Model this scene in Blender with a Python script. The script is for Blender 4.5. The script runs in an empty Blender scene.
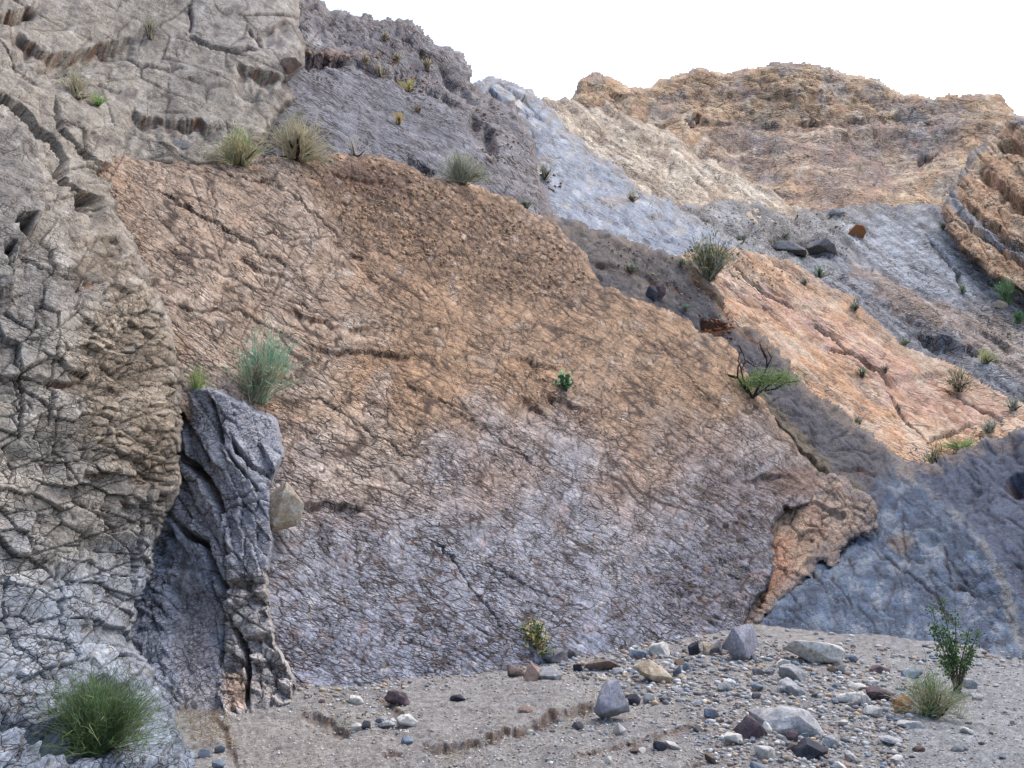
import bpy, math, random
import numpy as np
from mathutils import Vector, Matrix

# ------------------------------------------------------------------ camera, sky, sun, exposure
F = 800.0                      # focal length in pixels of the 1024 x 768 picture
PITCH = math.radians(10.0)
CAMZ = 1.6
SUN_EL, SUN_AZ = math.radians(60), math.radians(48)     # azimuth: clockwise from +Y (view direction)
EXPOSURE = 1.45

scene = bpy.context.scene
cam_d = bpy.data.cameras.new('camera')
cam = bpy.data.objects.new('camera', cam_d)
scene.collection.objects.link(cam)
cam.location = (0, 0, CAMZ)
cam.rotation_euler = (math.radians(90) + PITCH, 0, 0)
cam_d.sensor_width = 36.0
cam_d.lens = 36.0 * F / 1024.0
cam_d.clip_end = 3000.0
scene.camera = cam
scene.render.resolution_x, scene.render.resolution_y = 1024, 768

world = bpy.data.worlds.new('World')
scene.world = world
world.use_nodes = True
wn = world.node_tree
sky = wn.nodes.new('ShaderNodeTexSky')
sky.sky_type = 'NISHITA'
sky.sun_disc = False
sky.sun_elevation = SUN_EL
sky.sun_rotation = SUN_AZ
sky.air_density = 1.0
sky.dust_density = 3.0
sky.ozone_density = 1.0
wn.nodes['Background'].inputs['Strength'].default_value = 0.15
wn.links.new(sky.outputs[0], wn.nodes['Background'].inputs['Color'])

sun_d = bpy.data.lights.new('sun', 'SUN')
sun_d.energy = 0.9
sun_d.angle = math.radians(35)
sun_d.color = (1.0, 0.97, 0.92)
sun = bpy.data.objects.new('sun', sun_d)
scene.collection.objects.link(sun)
sd = Vector((math.sin(SUN_AZ) * math.cos(SUN_EL), math.cos(SUN_AZ) * math.cos(SUN_EL), math.sin(SUN_EL)))
sun.rotation_euler = (-sd).to_track_quat('-Z', 'Y').to_euler()

scene.view_settings.view_transform = 'Standard'
scene.view_settings.look = 'None'
scene.view_settings.exposure = EXPOSURE
scene.view_settings.gamma = 1.0
scene.view_settings.use_curve_mapping = False

# ------------------------------------------------------------------ numpy noise
rngp = np.random.RandomState(7)
PERM = np.concatenate([rngp.permutation(1024)] * 3).astype(np.int32)
GA = rngp.rand(1024).astype(np.float32) * 2 * np.pi
GX, GY = np.cos(GA), np.sin(GA)
R1, R2, R3 = (rngp.rand(1024).astype(np.float32) for _ in range(3))

def hash2(ix, iy, seed):
    return PERM[(PERM[(ix + seed * 57) & 1023] + iy) & 1023]

def perlin(x, y, seed=0):
    x = np.asarray(x, np.float32) + 311.7; y = np.asarray(y, np.float32) + 173.3
    fx, fy = np.floor(x), np.floor(y)
    ix, iy = fx.astype(np.int32), fy.astype(np.int32)
    dx, dy = x - fx, y - fy
    wx = dx * dx * dx * (dx * (dx * 6 - 15) + 10)
    wy = dy * dy * dy * (dy * (dy * 6 - 15) + 10)
    def g(i, j):
        h = hash2(ix + i, iy + j, seed)
        return GX[h] * (dx - i) + GY[h] * (dy - j)
    a = g(0, 0); b = g(1, 0); c = g(0, 1); e = g(1, 1)
    ab = a + wx * (b - a); ce = c + wx * (e - c)
    return (ab + wy * (ce - ab)) * 1.5

def fbm(x, y, octaves=4, seed=0, gain=0.5):
    s = 0; a = 1.0; t = 0
    for o in range(octaves):
        s = s + a * perlin(x * 2 ** o, y * 2 ** o, seed + 11 * o); t += a; a *= gain
    return s / t

def ridged(x, y, octaves=4, seed=0, gain=0.55):
    s = 0; a = 1.0; t = 0
    for o in range(octaves):
        s = s + a * (1 - np.abs(perlin(x * 2 ** o, y * 2 ** o, seed + 13 * o)) * 2); t += a; a *= gain
    return s / t

def voronoi(x, y, seed=0, jitter=0.8):
    """distance to the crack between the two nearest cells, hash of the cell, offset from its centre"""
    x = np.asarray(x, np.float32) + 400.0; y = np.asarray(y, np.float32) + 400.0
    fx, fy = np.floor(x), np.floor(y)
    ix, iy = fx.astype(np.int32), fy.astype(np.int32)
    f1 = np.full(x.shape, 9e9, np.float32); f2 = f1.copy()
    hid = np.zeros(x.shape, np.int64); ox = np.zeros_like(f1); oy = np.zeros_like(f1)
    for i in (-1, 0, 1):
        for j in (-1, 0, 1):
            h = hash2(ix + i, iy + j, seed)
            px = fx + i + 0.5 + jitter * (R1[h] - 0.5); py = fy + j + 0.5 + jitter * (R2[h] - 0.5)
            dx, dy = x - px, y - py
            dd = np.sqrt(dx * dx + dy * dy)
            near = dd < f1
            f2 = np.where(near, f1, np.minimum(f2, dd))
            f1 = np.where(near, dd, f1)
            hid = np.where(near, (ix + i).astype(np.int64) * 100003 + (iy + j), hid)
            ox = np.where(near, dx, ox); oy = np.where(near, dy, oy)
    return f2 - f1, hid, ox, oy

def hrand(hid, k=0):
    v = (hid * 2654435761 + k * 40503 * 977) & 0xFFFFFFFF
    v = ((v >> 15) ^ v) * 2246822519 & 0xFFFFFFFF
    v = ((v >> 13) ^ v) & 0xFFFFFFFF
    return (v / 4294967295.0).astype(np.float32)

def sstep(a, b, x):
    t = np.clip((x - a) / (b - a), 0, 1)
    return t * t * (3 - 2 * t)

def S(r, g, b):
    c = np.array([r, g, b], np.float32) / 255.0
    return np.where(c <= 0.04045, c / 12.92, ((c + 0.055) / 1.055) ** 2.4).astype(np.float32)

SAT = 0.8
def seg_dist(u, v, pts):
    """distance to an open polyline, v of the nearest point and how far along it (0..1)"""
    best = np.full(u.shape, 1e9, np.float32); nv = np.zeros_like(best); tt = np.zeros_like(best)
    n = len(pts) - 1
    for k in range(n):
        (x0, y0), (x1, y1) = pts[k], pts[k + 1]
        dx, dy = x1 - x0, y1 - y0
        t = np.clip(((u - x0) * dx + (v - y0) * dy) / (dx * dx + dy * dy), 0, 1)
        qx, qy = x0 + t * dx, y0 + t * dy
        dd = np.hypot(u - qx, v - qy)
        m = dd < best
        best = np.where(m, dd, best); nv = np.where(m, qy, nv); tt = np.where(m, (k + t) / n, tt)
    return best, nv, tt

def poly_sdf(u, v, poly):
    inside = np.zeros(u.shape, bool)
    n = len(poly)
    for k in range(n):
        (x0, y0), (x1, y1) = poly[k], poly[(k + 1) % n]
        if y0 != y1:
            c = ((v >= y0) != (v >= y1)) & (u < (x1 - x0) * (v - y0) / (y1 - y0) + x0)
            inside ^= c
    d, _, _ = seg_dist(u, v, list(poly) + [poly[0]])
    return np.where(inside, -d, d)

# ------------------------------------------------------------------ pixel <-> world
CP, SP = math.cos(PITCH), math.sin(PITCH)
def to_world(u, v, d):
    xc = (u - 512.0) / F * d; yc = (384.0 - v) / F * d
    return xc, d * CP - yc * SP, CAMZ + d * SP + yc * CP

def to_pixel(P):
    x, y, z = P[..., 0], P[..., 1], P[..., 2] - CAMZ
    d = y * CP + z * SP; yc = -y * SP + z * CP
    return 512 + F * x / d, 384 - F * yc / d, d

def ground_depth(v):
    return CAMZ / ((v - 384.0) / F * CP - SP)

class TPS:
    def __init__(self, ctrl, smooth=0.002):
        c = np.array(ctrl, np.float64)
        self.p = c[:, :2] / 100.0; n = len(c)
        r = np.linalg.norm(self.p[:, None] - self.p[None], axis=2)
        K = np.where(r > 0, r * r * np.log(r + 1e-12), 0) + smooth * np.eye(n)
        Q = np.c_[np.ones(n), self.p]
        A = np.block([[K, Q], [Q.T, np.zeros((3, 3))]])
        self.w = np.linalg.solve(A, np.r_[1.0 / c[:, 2], 0, 0, 0])
        self.lo, self.hi = 0.6 / c[:, 2].max(), 1.35 / c[:, 2].min()
    def depth(self, u, v):
        x, y = np.asarray(u, np.float64) / 100, np.asarray(v, np.float64) / 100
        s = self.w[-3] + self.w[-2] * x + self.w[-1] * y
        for k in range(len(self.p)):
            r2 = (x - self.p[k, 0]) ** 2 + (y - self.p[k, 1]) ** 2
            s = s + self.w[k] * 0.5 * r2 * np.log(r2 + 1e-12)
        return 1.0 / np.clip(s, self.lo, self.hi)

# ------------------------------------------------------------------ materials
def new_mat(name):
    m = bpy.data.materials.new(name); m.use_nodes = True
    nt = m.node_tree; b = nt.nodes['Principled BSDF']
    b.inputs['Roughness'].default_value = 0.92
    b.inputs['Specular IOR Level'].default_value = 0.2
    return m, nt, b

def noise_node(nt, scale, detail=6, rough=0.6, coord=None):
    n = nt.nodes.new('ShaderNodeTexNoise')
    n.inputs['Scale'].default_value = scale; n.inputs['Detail'].default_value = detail
    n.inputs['Roughness'].default_value = rough
    if coord is not None: nt.links.new(coord, n.inputs['Vector'])
    return n

def ramp(nt, fac, lo, hi, a, b):
    r = nt.nodes.new('ShaderNodeMapRange')
    r.inputs['From Min'].default_value = lo; r.inputs['From Max'].default_value = hi
    r.inputs['To Min'].default_value = a; r.inputs['To Max'].default_value = b
    nt.links.new(fac, r.inputs['Value'])
    return r.outputs['Result']

def mult(nt, col, fac):
    m = nt.nodes.new('ShaderNodeMix'); m.data_type = 'RGBA'; m.blend_type = 'MULTIPLY'
    m.inputs['Factor'].default_value = 1.0
    nt.links.new(col, m.inputs['A']); nt.links.new(fac, m.inputs['B'])
    return m.outputs['Result']

def rock_material(name, grain, bump_d, speck=0.4, crack=None, crack_amt=0.5, grain_dir=None, stretch=(0.75, 0.75, 1.5), width=1.0):
    """rock: mineral colours come with the mesh, painted crack shade included; grain, mottling, hairline joints and fine relief from noise"""
    m, nt, b = new_mat(name)
    co = nt.nodes.new('ShaderNodeTexCoord').outputs['Object']
    at = nt.nodes.new('ShaderNodeAttribute'); at.attribute_name = 'mineral'
    n1 = noise_node(nt, grain, 8, 0.75, co)
    n2 = noise_node(nt, grain * 0.2, 8, 0.65, co)
    f1 = ramp(nt, n1.outputs['Fac'], 0.38, 0.62, 1 - speck, 1 + speck)
    f2 = ramp(nt, n2.outputs['Fac'], 0.36, 0.64, 1 - speck * 0.55, 1 + speck * 0.55)
    c = mult(nt, mult(nt, at.outputs['Color'], f1), f2)
    height = n1.outputs['Fac']
    if crack:
        wn_ = noise_node(nt, crack * 0.8, 4, 0.6, co)
        mixv = nt.nodes.new('ShaderNodeVectorMath'); mixv.operation = 'MULTIPLY_ADD'
        nt.links.new(wn_.outputs['Color'], mixv.inputs[0]); mixv.inputs[1].default_value = (0.35 / crack,) * 3; nt.links.new(co, mixv.inputs[2])
        base_v = mixv.outputs[0]
        if grain_dir is not None:                       # joints run along the dip of the bed
            A = Vector(grain_dir[0]).normalized(); Cn = A.cross(Vector(grain_dir[1])).normalized(); Bn = Cn.cross(A)
            cx = nt.nodes.new('ShaderNodeCombineXYZ')
            for ax, vec in enumerate((A, Bn, Cn)):
                dn = nt.nodes.new('ShaderNodeVectorMath'); dn.operation = 'DOT_PRODUCT'; nt.links.new(base_v, dn.inputs[0]); dn.inputs[1].default_value = vec
                nt.links.new(dn.outputs['Value'], cx.inputs[ax])
            base_v = cx.outputs[0]
        for k, (sc, th) in enumerate(((crack, 0.035 * width), (crack * 2.6, 0.06 * width))):
            mp = nt.nodes.new('ShaderNodeMapping'); mp.inputs['Scale'].default_value = tuple(sc * q for q in stretch); mp.inputs['Location'].default_value = (3.1 * k, 1.7 * k, 0)
            nt.links.new(base_v, mp.inputs['Vector'])
            vo = nt.nodes.new('ShaderNodeTexVoronoi'); vo.feature = 'DISTANCE_TO_EDGE'; vo.inputs['Scale'].default_value = 1.0
            nt.links.new(mp.outputs[0], vo.inputs['Vector'])
            gate = noise_node(nt, crack * (0.22 + 0.2 * k), 3, 0.6, co)
            g = ramp(nt, gate.outputs['Fac'], 0.42, 0.56, 0.0, crack_amt)
            e = ramp(nt, vo.outputs['Distance'], 0.0, th, 1.0, 0.0)
            mm = nt.nodes.new('ShaderNodeMath'); mm.operation = 'MULTIPLY'; nt.links.new(g, mm.inputs[0]); nt.links.new(e, mm.inputs[1])
            inv = nt.nodes.new('ShaderNodeMath'); inv.operation = 'SUBTRACT'; inv.inputs[0].default_value = 1.0; nt.links.new(mm.outputs[0], inv.inputs[1])
            mx = nt.nodes.new('ShaderNodeMix'); mx.data_type = 'RGBA'; nt.links.new(mm.outputs[0], mx.inputs['Factor'])
            nt.links.new(c, mx.inputs['A']); mx.inputs['B'].default_value = (0.055, 0.038, 0.03, 1); c = mx.outputs['Result']
            ad = nt.nodes.new('ShaderNodeMath'); ad.operation = 'SUBTRACT'; nt.links.new(height, ad.inputs[0]); nt.links.new(mm.outputs[0], ad.inputs[1]); height = ad.outputs[0]
    nt.links.new(c, b.inputs['Base Color'])
    bp = nt.nodes.new('ShaderNodeBump'); bp.inputs['Distance'].default_value = bump_d
    bp.inputs['Strength'].default_value = 0.9
    nt.links.new(height, bp.inputs['Height'])
    nt.links.new(bp.outputs['Normal'], b.inputs['Normal'])
    return m

def pix_dir(u0, v0, d0, u1, v1, d1):
    return Vector(to_world(u1, v1, d1)) - Vector(to_world(u0, v0, d0))
SLAB_DIP = (pix_dir(400, 300, 14.9, 484, 354, 15.5), pix_dir(400, 300, 14.9, 450, 230, 18.3))
BED_DIP = (pix_dir(740, 280, 28.3, 900, 395, 26.6), pix_dir(760, 320, 27, 800, 262, 31))
MAT_NEAR = rock_material('rock_near', 34.0, 0.022, 0.36, 6.5, 0.75)
MAT_SLAB = rock_material('rock_slab', 34.0, 0.02, 0.40, 5.5, 1.0, SLAB_DIP, (0.5, 1.5, 0.8), 1.5)
MAT_BED = rock_material('rock_bed', 12.0, 0.04, 0.30, 1.8, 0.6, BED_DIP, (0.35, 1.3, 0.8), 1.6)
MAT_MID = rock_material('rock_middle', 13.0, 0.08, 0.44, 2.2, 0.9, BED_DIP, (0.35, 1.3, 0.8), 1.8)
MAT_FAR = rock_material('rock_far', 4.0, 0.30, 0.42, 0.8, 0.8, (Vector((1, 0, -0.08)), Vector((0, 0.5, 1))), (0.35, 1.3, 0.8), 1.6)
MAT_GRAVEL = rock_material('gravel', 55.0, 0.02, 0.5)

def stone_material(name, rgb, var=0.25, veins=None, speck=0.3):
    m, nt, b = new_mat(name)
    co = nt.nodes.new('ShaderNodeTexCoord').outputs['Object']
    oi = nt.nodes.new('ShaderNodeObjectInfo')
    base = nt.nodes.new('ShaderNodeRGB'); base.outputs[0].default_value = (*[float(q) for q in S(*rgb)], 1)
    col = base.outputs[0]
    n2 = noise_node(nt, 9.0, 6, 0.65, co)
    if veins is not None:
        mx = nt.nodes.new('ShaderNodeMix'); mx.data_type = 'RGBA'
        mx.inputs['B'].default_value = (*[float(q) for q in S(*veins)], 1)
        nt.links.new(ramp(nt, n2.outputs['Fac'], 0.46, 0.62, 0, 0.85), mx.inputs['Factor'])
        nt.links.new(col, mx.inputs['A']); col = mx.outputs['Result']
    n1 = noise_node(nt, 30.0, 8, 0.75, co)
    col = mult(nt, col, ramp(nt, n1.outputs['Fac'], 0.38, 0.62, 1 - speck, 1 + speck))
    col = mult(nt, col, ramp(nt, oi.outputs['Random'], 0, 1, 1 - var, 1 + var))
    nt.links.new(col, b.inputs['Base Color'])
    bp = nt.nodes.new('ShaderNodeBump'); bp.inputs['Distance'].default_value = 0.02; bp.inputs['Strength'].default_value = 0.6
    nt.links.new(n1.outputs['Fac'], bp.inputs['Height']); nt.links.new(bp.outputs['Normal'], b.inputs['Normal'])
    return m

STONE = {
    'white': stone_material('stone_white', (184, 180, 172), 0.1, (148, 140, 132)),
    'pale': stone_material('stone_pale', (152, 151, 150), 0.15, (116, 114, 114)),
    'grey': stone_material('stone_grey', (108, 105, 106), 0.2, (80, 77, 77)),
    'lilac': stone_material('stone_lilac_grey', (142, 140, 146), 0.05, (116, 110, 112)),
    'blue': stone_material('stone_blue_grey', (114, 122, 130), 0.2, (86, 92, 102)),
    'dark': stone_material('stone_dark', (62, 63, 70), 0.25, (48, 46, 50)),
    'tan': stone_material('stone_tan', (150, 134, 112), 0.15, (172, 164, 152)),
    'brown': stone_material('stone_brown', (112, 96, 86), 0.2, (88, 74, 70)),
    'pink': stone_material('stone_pink', (152, 130, 118), 0.15, (134, 108, 94)),
    'rust': stone_material('stone_rust', (150, 102, 66), 0.15, (118, 82, 62)),
    'mauve': stone_material('stone_mauve', (92, 78, 80), 0.15, (72, 62, 66)),
}

def plant_material(name, trans=0.25):
    m, nt, b = new_mat(name)
    at = nt.nodes.new('ShaderNodeAttribute'); at.attribute_name = 'mineral'
    nt.links.new(at.outputs['Color'], b.inputs['Base Color'])
    b.inputs['Roughness'].default_value = 0.7
    tr = nt.nodes.new('ShaderNodeBsdfTranslucent'); nt.links.new(at.outputs['Color'], tr.inputs['Color'])
    mx = nt.nodes.new('ShaderNodeMixShader'); mx.inputs[0].default_value = trans
    out = nt.nodes['Material Output']
    nt.links.new(b.outputs[0], mx.inputs[1]); nt.links.new(tr.outputs[0], mx.inputs[2])
    nt.links.new(mx.outputs[0], out.inputs['Surface'])
    return m
MAT_LEAF = plant_material('foliage')
MAT_WOOD = plant_material('bark', 0.0)

# ------------------------------------------------------------------ mesh helpers
def mesh_from(name, verts, faces, col=None, smooth=True, mat=None):
    """verts (n,3), faces (m,3|4) as numpy arrays"""
    me = bpy.data.meshes.new(name)
    nv, nf, k = len(verts), len(faces), faces.shape[1]
    me.vertices.add(nv); me.vertices.foreach_set('co', np.ascontiguousarray(verts, np.float32).ravel())
    me.loops.add(nf * k); me.loops.foreach_set('vertex_index', np.ascontiguousarray(faces, np.int32).ravel())
    me.polygons.add(nf)
    me.polygons.foreach_set('loop_start', np.arange(0, nf * k, k, dtype=np.int32))
    me.update(calc_edges=True)
    if smooth: me.polygons.foreach_set('use_smooth', np.ones(nf, bool))
    if col is not None:
        a = me.attributes.new('mineral', 'FLOAT_COLOR', 'POINT')
        a.data.foreach_set('color', np.c_[np.clip(col, 0, 1), np.ones(nv)].astype(np.float32).ravel())
    if mat: me.materials.append(mat)
    return me

def link(name, me, parent=None, label=None, cat=None, group=None, kind=None):
    o = bpy.data.objects.new(name, me)
    scene.collection.objects.link(o)
    if parent: o.parent = parent
    if label: o['label'] = label
    if cat: o['category'] = cat
    if group: o['group'] = group
    if kind: o['kind'] = kind
    return o

class Ctx: pass
PATCH = {}

def patch(name, poly, ctrl, step, hfun, cfun, mat, margin=3.5, drop=0.35, edge=1.5, ragged=3.0, label=None, blocks=0, block_min=60, depth_fn=None, vstep=None, sat=0.85, stain=None):
    """A rock mass: a smooth base surface through the control points, broken up in relief by hfun
    (metres along the normal) and coloured by cfun. It runs on past its outline and drops away there."""
    P = np.array(poly)
    us = np.arange(P[:, 0].min() - margin, P[:, 0].max() + margin, step)
    vs = np.arange(P[:, 1].min() - margin, P[:, 1].max() + margin, vstep or step)
    u, v = np.meshgrid(us, vs)
    c = Ctx(); c.u = u.astype(np.float32); c.v = v.astype(np.float32)
    seed = sum(map(ord, name)) % 97
    jx = (fbm(u / 26, v / 26, 3, seed) + 0.18 * fbm(u / 8, v / 8, 2, seed + 3)) * ragged * 2
    sdf = poly_sdf(c.u, c.v, poly) + jx
    c.sdf = sdf
    d = depth_fn(u, v) if depth_fn else TPS(ctrl).depth(u, v)
    c.d = d.astype(np.float32)
    k0 = float(np.median(d[sdf < 0])) / F if (sdf < 0).any() else 1.0
    c.k0 = k0; c.k = c.d / F
    c.x = c.u - 512; c.y = 384 - c.v
    W = np.stack(to_world(u, v, d), -1)
    du = np.gradient(W, axis=1); dv = np.gradient(W, axis=0)
    n = np.cross(dv, du); n /= np.linalg.norm(n, axis=-1, keepdims=True) + 1e-12
    flip = (n * (W - np.array([0, 0, CAMZ]))).sum(-1) > 0
    n[flip] *= -1
    c.n = n; c.W = W; c.cell = None
    h = hfun(c)
    W2 = W + n * h[..., None]
    if callable(drop): drop = drop(c)
    push = drop * np.clip((sdf + edge) / (edge + margin), 0, 1) ** 1.5
    ray = (W - np.array([0, 0, CAMZ])) / d[..., None]
    W2 = W2 + ray * push[..., None]
    col = cfun(c)
    if hasattr(c, 'gr'): col = mix(col, c.gr * 0.55, S(74, 58, 50))  # grooves: brown dirt and the shade of their depth painted into the colour
    if stain:
        rgb, wpx, amt = stain
        col = mix(col, sstep(-wpx, 0, sdf + fbm(u / 12, v / 12, 4, seed + 5) * wpx * 1.6) * amt, S(*rgb))
    lum = col.mean(-1, keepdims=True); col = lum + (col - lum) * sat
    keep = sdf < margin
    ny, nx = u.shape
    idx = np.arange(ny * nx).reshape(ny, nx)
    fk = keep[:-1, :-1] & keep[1:, :-1] & keep[:-1, 1:] & keep[1:, 1:]
    faces = np.stack([idx[:-1, :-1], idx[1:, :-1], idx[1:, 1:], idx[:-1, 1:]], -1)[fk]
    V = W2.reshape(-1, 3); C = col.reshape(-1, 3)
    PATCH[name] = (V[keep.ravel()], np.stack(to_pixel(V[keep.ravel()])[:2], -1))
    def sub(fs, nm):
        q, inv = np.unique(fs, return_inverse=True)
        return mesh_from(nm, V[q], inv.reshape(-1, 4), C[q], True, mat)
    pieces = []
    rest = np.ones(len(faces), bool)
    if blocks and c.cell is not None:
        fc = c.cell.ravel()[faces[:, 0]]
        su, sv = c.u.ravel()[faces[:, 0]], c.v.ravel()[faces[:, 0]]
        ok = (su > -5) & (su < 1029) & (sv > -5) & (sv < 773) & (sdf.ravel()[faces[:, 0]] < 0) & (fc >= 0)
        ids, cnt = np.unique(fc[ok], return_counts=True)
        area = cnt * step * (vstep or step)
        order = np.argsort(-area)[:blocks]
        sel = ids[order][area[order] > block_min]
        srt = np.argsort(fc, kind='stable'); fs = fc[srt]
        lo = np.searchsorted(fs, sel); hi = np.searchsorted(fs, sel, 'right')
        for a, b in zip(lo, hi):
            t = srt[a:b]; rest[t] = False; pieces.append(sub(faces[t], 'rock_block'))
    o = link(name, sub(faces[rest], name), label=label, kind='structure')
    for me in pieces: link('rock_block', me, parent=o)
    return o

def at(name, u, v):
    """the point of a built rock surface that the pixel shows"""
    V, px = PATCH[name]
    i = np.argmin((px[:, 0] - u) ** 2 + (px[:, 1] - v) ** 2)
    return Vector([float(q) for q in V[i]])

def groove(c, pts, w, depth, wob=3.0, seed=0):
    uu = c.u + fbm(c.u / 14, c.v / 14, 3, 40 + seed) * wob; vv = c.v + fbm(c.u / 14, c.v / 14, 3, 70 + seed) * wob
    dd, _, t = seg_dist(uu, vv, pts)
    taper = np.clip(np.minimum(t, 1 - t) * 8, 0.25, 1)
    ww = w * taper
    g = np.clip(1 - (dd / ww) ** 2, 0, 1)
    c.gr = np.maximum(getattr(c, 'gr', 0), np.clip(g * 1.6, 0, 1) * taper)
    return -depth * taper * g ** 0.6

def undercut(c, pts, depth, fade, wob=3.0, seed=0, uneven=0.9):
    """a ledge: the rock stands proud above the line and is eaten away below it"""
    uu = c.u + fbm(c.u / 16, c.v / 16, 3, 20 + seed) * wob * 1.3; vv = c.v + fbm(c.u / 13, c.v / 13, 3, 50 + seed) * wob * 1.3
    dd, nv, t = seg_dist(uu, vv, pts)
    taper = np.clip(np.minimum(t, 1 - t) * 5, 0, 1)
    below = sstep(-0.8, 1.0, vv - nv)
    vary = np.clip(0.85 + uneven * fbm(c.u / 22, c.v / 22, 3, 33 + seed), 0.15, 1.5)
    m = below * np.clip(1 - dd / (2.6 * fade * (0.35 + 0.65 * vary) * (0.3 + 0.7 * taper)), 0, 1) ** 1.4 * taper
    patchy = sstep(-0.15 - (0.9 - uneven), 0.3, fbm(c.u / 9, c.v / 7, 3, 36 + seed))
    stain = sstep(-1.8, -0.3, vv - nv) * np.exp(-(dd / (0.55 * fade)) ** 2) * taper * patchy
    return -depth * 0.75 * vary * m, stain

def mix(col, m, c2):
    c2 = np.asarray(c2, np.float32); g = c2.mean(); c2 = g + (c2 - g) * SAT
    return col + (np.asarray(c2, np.float32) - col) * m[..., None]

def zone(c, poly, soft=6, wob=8, sc=18, seed=0):
    s = poly_sdf(c.u, c.v, poly) + fbm(c.u / sc, c.v / sc, 4, 90 + seed) * wob * 2
    return 1 - sstep(-soft, soft, s)

def blob(c, u, v, ru, rv, wob=0.5, seed=0, rot=0):
    a, b = c.u - u, c.v - v
    cr, sr = math.cos(rot), math.sin(rot)
    r = np.hypot((a * cr + b * sr) / ru, (-a * sr + b * cr) / rv) + fbm(c.u / 12, c.v / 12, 3, 60 + seed) * wob
    return 1 - sstep(0.6, 1.15, r)

def rot(x, y, deg):
    a = math.radians(deg); return x * math.cos(a) + y * math.sin(a), -x * math.sin(a) + y * math.cos(a)

def terrace(x, y, sx, sy, ang, n, seed, sharp=0.75):
    """flaky bedding: flat treads with sharp little risers, about -1..1"""
    a, b = rot(x, y, ang)
    t = fbm(a / sx, b / sy, 4, seed) * n
    f = np.floor(t)
    return (f + sstep(sharp, 1.0, t - f)) / n

def lines(c, L, W, ang, seed, width=0.8, gate=0.0):
    """long wavering joints: zero crossings of stretched noise, broken off here and there"""
    a, b = rot(c.x, c.y, ang)
    a = a + 4 * perlin(c.x / 25, c.y / 25, seed + 7); b = b + 2.5 * perlin(c.x / 25, c.y / 25, seed + 8)
    p = np.abs(perlin(a / L, b / W, seed))
    g = sstep(gate - 0.05, gate + 0.2, fbm(c.x / (L * 0.8), c.y / (L * 0.8), 3, seed + 2))
    return np.clip(1.5 - p * W / (1.3 * width), 0, 1) * g

def chips(c, sx, sy, ang, seed, crack=0.18, warp=8, tilt=0.35, bump=0.4):
    warp = warp * 0.35
    """jointed rock in reference pixels: (relief 0..1-ish, crack mask, cell id)"""
    wx = c.x + fbm(c.x / (sx * 4), c.y / (sx * 4), 3, seed) * warp; wy = c.y + fbm(c.x / (sx * 4), c.y / (sx * 4), 3, seed + 5) * warp
    a, b = rot(wx, wy, ang)
    e, hid, ox, oy = voronoi(a / sx, b / sy, seed)
    ck = 1 - sstep(0.0, crack, e)
    r = (hrand(hid, 1) - 0.5) * bump + (ox * (hrand(hid, 2) - 0.5) + oy * (hrand(hid, 3) - 0.5)) * tilt * 2
    return r, ck, hid

# ------------------------------------------------------------------ the big jointed slab
def slab_depth(u, v):
    return 1.0 / np.clip(0.1316 - 0.0000914 * (u - 270) + 0.0001235 * (v - 700) + 0.0025 * np.sin((u + v * 0.6) / 130.0), 0.02, 0.2)

SLAB_POLY = [(60, 148), (140, 156), (215, 162), (270, 158), (330, 153), (385, 156), (430, 176), (470, 182), (520, 205), (560, 226),
             (582, 250), (600, 288), (640, 300), (690, 325), (735, 352), (765, 405), (800, 448), (828, 488), (808, 502), (786, 505), (776, 530), (772, 560), (766, 588),
             (748, 612), (738, 632), (745, 690), (560, 730), (330, 800), (276, 740), (262, 690), (238, 600), (232, 500), (225, 440), (170, 400), (60, 380)]
slab_cracks = [
    ([(150, 185), (185, 205), (215, 222), (245, 240), (275, 258), (300, 268)], 1.6, 2.6),
    ([(255, 170), (290, 195), (325, 225), (345, 243)], 1.3, 2.2),
    ([(225, 172), (250, 178), (285, 188)], 1.2, 2.0),
    ([(205, 185), (218, 200), (216, 220)], 0.9, 1.4),
    ([(250, 232), (300, 238), (340, 230)], 0.9, 1.2),
    ([(160, 300), (200, 312), (240, 310), (300, 336), (330, 352)], 1.2, 1.7),
    ([(190, 260), (240, 280), (300, 300), (352, 330)], 1.1, 1.5),
    ([(300, 390), (330, 402), (360, 425), (400, 450), (450, 470)], 1.1, 1.8),
    ([(340, 400), (370, 412), (388, 418), (388, 380)], 0.9, 1.4),
    ([(430, 540), (455, 560), (480, 600), (510, 640)], 1.2, 2.0),
    ([(395, 380), (440, 400), (500, 440), (560, 480)], 1.0, 1.5),
    ([(480, 560), (530, 585), (590, 610)], 1.0, 1.4),
    ([(620, 330), (660, 350), (700, 390), (740, 430)], 1.0, 1.5),
]
slab_ledges = [
    ([(296, 508), (318, 503), (345, 504), (370, 508)], 0.14, 9),
    ([(300, 345), (340, 350), (380, 352), (430, 358)], 0.10, 12),
    ([(268, 300), (320, 318), (352, 330), (380, 322)], 0.08, 9),
    ([(540, 392), (560, 398), (585, 412), (580, 430)], 0.12, 12),
    ([(505, 355), (530, 362), (560, 375)], 0.10, 10),
    ([(520, 395), (540, 410), (545, 425)], 0.12, 10),
    ([(330, 172), (372, 180), (400, 178)], 0.10, 12),
    ([(240, 255), (262, 268), (290, 275)], 0.10, 7),
    ([(330, 236), (362, 260), (385, 290)], 0.08, 9),
    ([(745, 480), (775, 470), (800, 478)], 0.14, 16),
]
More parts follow.
